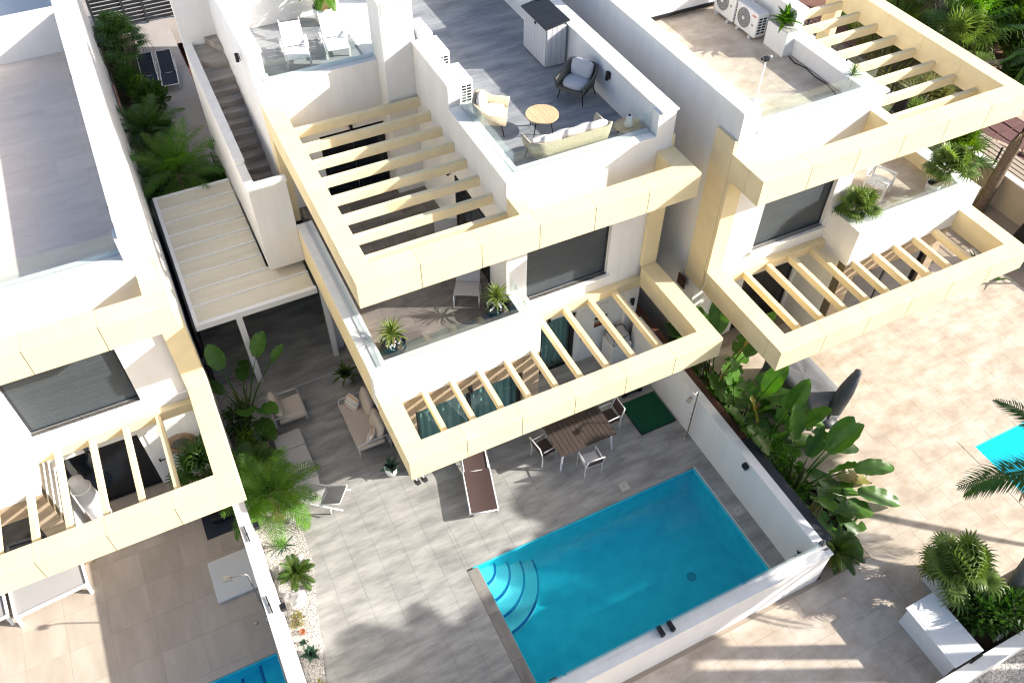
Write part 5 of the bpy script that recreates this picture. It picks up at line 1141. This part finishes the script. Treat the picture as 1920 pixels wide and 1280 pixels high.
sg = thing('wall_sign', 'dark red square sign on the side wall behind the banana plant', 'sign', (8.60, 2.55, 2.95)); bx(sg, 'board', -.03, 0, -.16, .16, -.18, .18, 'rustw')

# ------------------------------------------------------------------ garden and hillside at the upper right
gw, _ = wall_thing('cream garden wall with black railing at the far right', [(22.0, 22.2, -2, 40, -.3, 1.35)], 'bgwall', [(21.98, 22.22, -2, 40, 1.35, 1.40)])
rl = thing('railing', 'black railing on the cream garden wall', 'railing', (22.1, -1, 1.4))
for k in range(4): B().tube([(0, 0, .15 + k * .15), (0, 30, .15 + k * .15)], .016, 6).build('rail', 'black', rl)
for k in range(13): bx(rl, 'post', -.025, .025, k * 2.4, k * 2.4 + .05, 0, .68, 'black')
pv = structure(bxs(None, 'red_pavement', [(23.0, 27.5, -6, 9.2, -.4, -.16)], 'paver'))
rnd = random.Random(99)
for i in range(9):
    for j in range(6):
        bx(pv, 'paving_stone', 23.1 + j * .72 + rnd.uniform(0, .05), 23.76 + j * .72, 3.0 + i * .68, 3.62 + i * .68 + rnd.uniform(0, .05), -.158, -.13 + rnd.uniform(0, .01), 'paver')
ph = structure(bxs(None, 'dirt_path', [(27.5, 30.8, -6, 9.3, -.4, -.15)], 'sand'))
sw = thing('stone_wall', 'low rough stone wall below the hillside shrubs', 'wall', (27.6, 9.5, -.2))
for k in range(22):
    for lv in range(3):
        w_ = rnd.uniform(.28, .45); B().obox((k * .40 + rnd.uniform(-.04, .04), k * -.10 + rnd.uniform(-.05, .05), .14 + lv * .24), (w_, .34, .22), (rnd.uniform(-.1, .1), rnd.uniform(-.1, .1), rnd.uniform(-.2, .2))).build('stone', 'stonew', sw)
B().tube([(-.2, .0, .85), (8.6, -2.2, .88)], .10, 6).build('log_edging', 'sand', sw)
cu = thing('kerb', 'pale kerb stones curving beside the red pavement', 'kerb', (25.0, 7.0, -.13))
for k in range(9): B().obox((.12 * k * k * .12 + .1 * k, -.42 * k, .06), (.16, .40, .14), (0, 0, R(8 + 3 * k))).build('kerb_stone', 'sand', cu)
palm((21.35, 3.15, .05), 4.9, 'rough trunked palm behind the right house terrace', 20, 2.0, 'dpalm', .17, (2.0, .9), (-30, 75), seed=91, ll=.5, leaf=34)
fanpalm((21.3, 4.9, .05), 'yellowish fan palm behind the terrace corner', 1.4, 30, .8, .8, 'lime', (-30, 85), 92)
fanpalm((20.9, 6.6, .05), 'green fan palm under the right pergola slats', 1.0, 28, .8, .8, 'fan', (-30, 85), 93)
fanpalm((22.9, 7.6, -.1), 'olive fan palm beyond the black railing', 1.1, 28, .8, .8, 'olive', (-30, 85), 94)
tuft((20.3, 2.2, .05), 'small spiky tuft at the foot of the rough trunked palm', 60, .6, 'lime', 95, .02)
tuft((19.4, .9, .05), 'dark spiky tuft beside the right terrace wall', 60, .7, 'shrub', 96, .03)
um2 = thing('covered_parasol', 'tall closed black parasol beyond the right pergola', 'parasol', (20.05, 6.9, .05)); um2.rotation_euler = (R(4), R(6), 0)
B().lathe([(.25, .3), (.36, .6), (.30, 1.8), (.16, 2.7), (.03, 2.95)], 14).build('cover', 'screen', um2); B().tube([(0, 0, 0), (0, 0, .5)], .03, 8).build('pole', 'black', um2)
um3 = thing('covered_parasol', 'black closed parasol at the right picture edge', 'parasol', (20.2, .9, .05)); um3.rotation_euler = (R(4), R(6), 0)
B().lathe([(.25, .3), (.38, .6), (.32, 1.8), (.18, 2.7), (.03, 2.95)], 14).build('cover', 'screen', um3); B().tube([(0, 0, 0), (0, 0, .5)], .03, 8).build('pole', 'black', um3)
for i, (x, y, mt, L, n) in enumerate(((25.0, 11.2, 'olive', 1.0, 200), (26.2, 13.2, 'olive', 1.2, 220), (27.3, 12.2, 'fan', 1.2, 220), (28.2, 14.2, 'lime', 1.2, 240), (29.5, 13.0, 'olive', 1.2, 240), (24.2, 9.6, 'olive', .9, 200), (27.0, 15.0, 'lime', 1.1, 200), (23.6, 12.0, 'olive', .9, 200), (30.0, 15.6, 'olive', 1.3, 240), (25.6, 9.7, 'fan', .8, 180))):
    pos = ('lowest', 'second', 'third', 'fourth', 'fifth', 'sixth', 'seventh', 'eighth', 'ninth', 'tenth')[i]
    tuft((x, y, -.2), 'tall grass clump on the bank behind the right pergola, %s of the row' % pos, n, L, mt, 100 + i, .02, .75, group='grass clumps on the bank')
for i, (x, y, lb, h, mt) in enumerate(((29.3, 11.6, 'large bright fan palm in front of the leaning bare trunk', 1.3, 'palm'), (27.9, 10.8, 'green fan palm just beyond the right frame corner', .9, 'fan'), (31.5, 11.2, 'lime fan palm above the stone wall', 1.0, 'lime'), (30.4, 13.6, 'fan palm below the dark hillside soil', 1.0, 'fan'))):
    fanpalm((x, y, -.2), lb, h, 30, 1.0, 1.1, mt, (-30, 85), 120 + i, r=.09)
for i, (x, y, rx_, lb) in enumerate(((32.6, 11.6, 1.4, 'bright green bush at the upper right corner'), (33.2, 13.5, 1.5, 'tall bright bush at the very top right'), (31.0, 10.2, .9, 'bright bush directly above the stone wall'), (28.6, 8.0, .7, 'small dark bush beside the dirt path'))):
    shrub((x, y, -.2), lb, rx_, rx_, .9, 2600, .16, 'lime' if i < 3 else 'shrub', 130 + i, 2.4, stem=.3)
tk = thing('bare_tree', 'bare leaning trunk rising from the hillside soil', 'tree', (29.9, 13.2, -.2)); B().tube([(0, 0, 0), (.5, 1.0, 1.6), (1.3, 2.6, 3.4), (1.8, 3.6, 5.0)], [.20, .17, .14, .10], 9).build('trunk', 'gtrunk', tk); B().tube([(.9, 1.8, 2.5), (2.0, 1.9, 4.0)], [.1, .05], 7).build('limb', 'gtrunk', tk)

# tall palms outside the picture on the sunny side; their fronds shade the pool as in the photograph
palm((17.5, -9.5, .1), 6.4, 'tall palm in the right yard outside the picture, shading the pool', 30, 2.0, 'dpalm', .09, (1.1, 3.1), (-60, 70), trunk='gtrunk', seed=141, ll=.7, droop=.6, leaf=36, w_=.06)
palm((15.2, -9.4, .1), 5.6, 'palm beside the right pool outside the picture', 30, 1.9, 'dpalm', .09, (1.0, 2.8), (-60, 70), trunk='gtrunk', seed=144, ll=.7, droop=.6, leaf=36, w_=.06)
palm((13.2, -9.3, -.1), 6.7, 'tall palm on the gravel strip outside the picture', 28, 1.9, 'dpalm', .17, (.2, .1), (-50, 75), trunk='gtrunk', seed=143, ll=.7, droop=.6, leaf=36, w_=.06)
palm((14.8, -10.6, -.1), 8.0, 'tall palm by the front path outside the picture', 28, 1.9, 'dpalm', .17, (.2, .1), (-50, 75), trunk='gtrunk', seed=142, ll=.7, droop=.6, leaf=36, w_=.06)
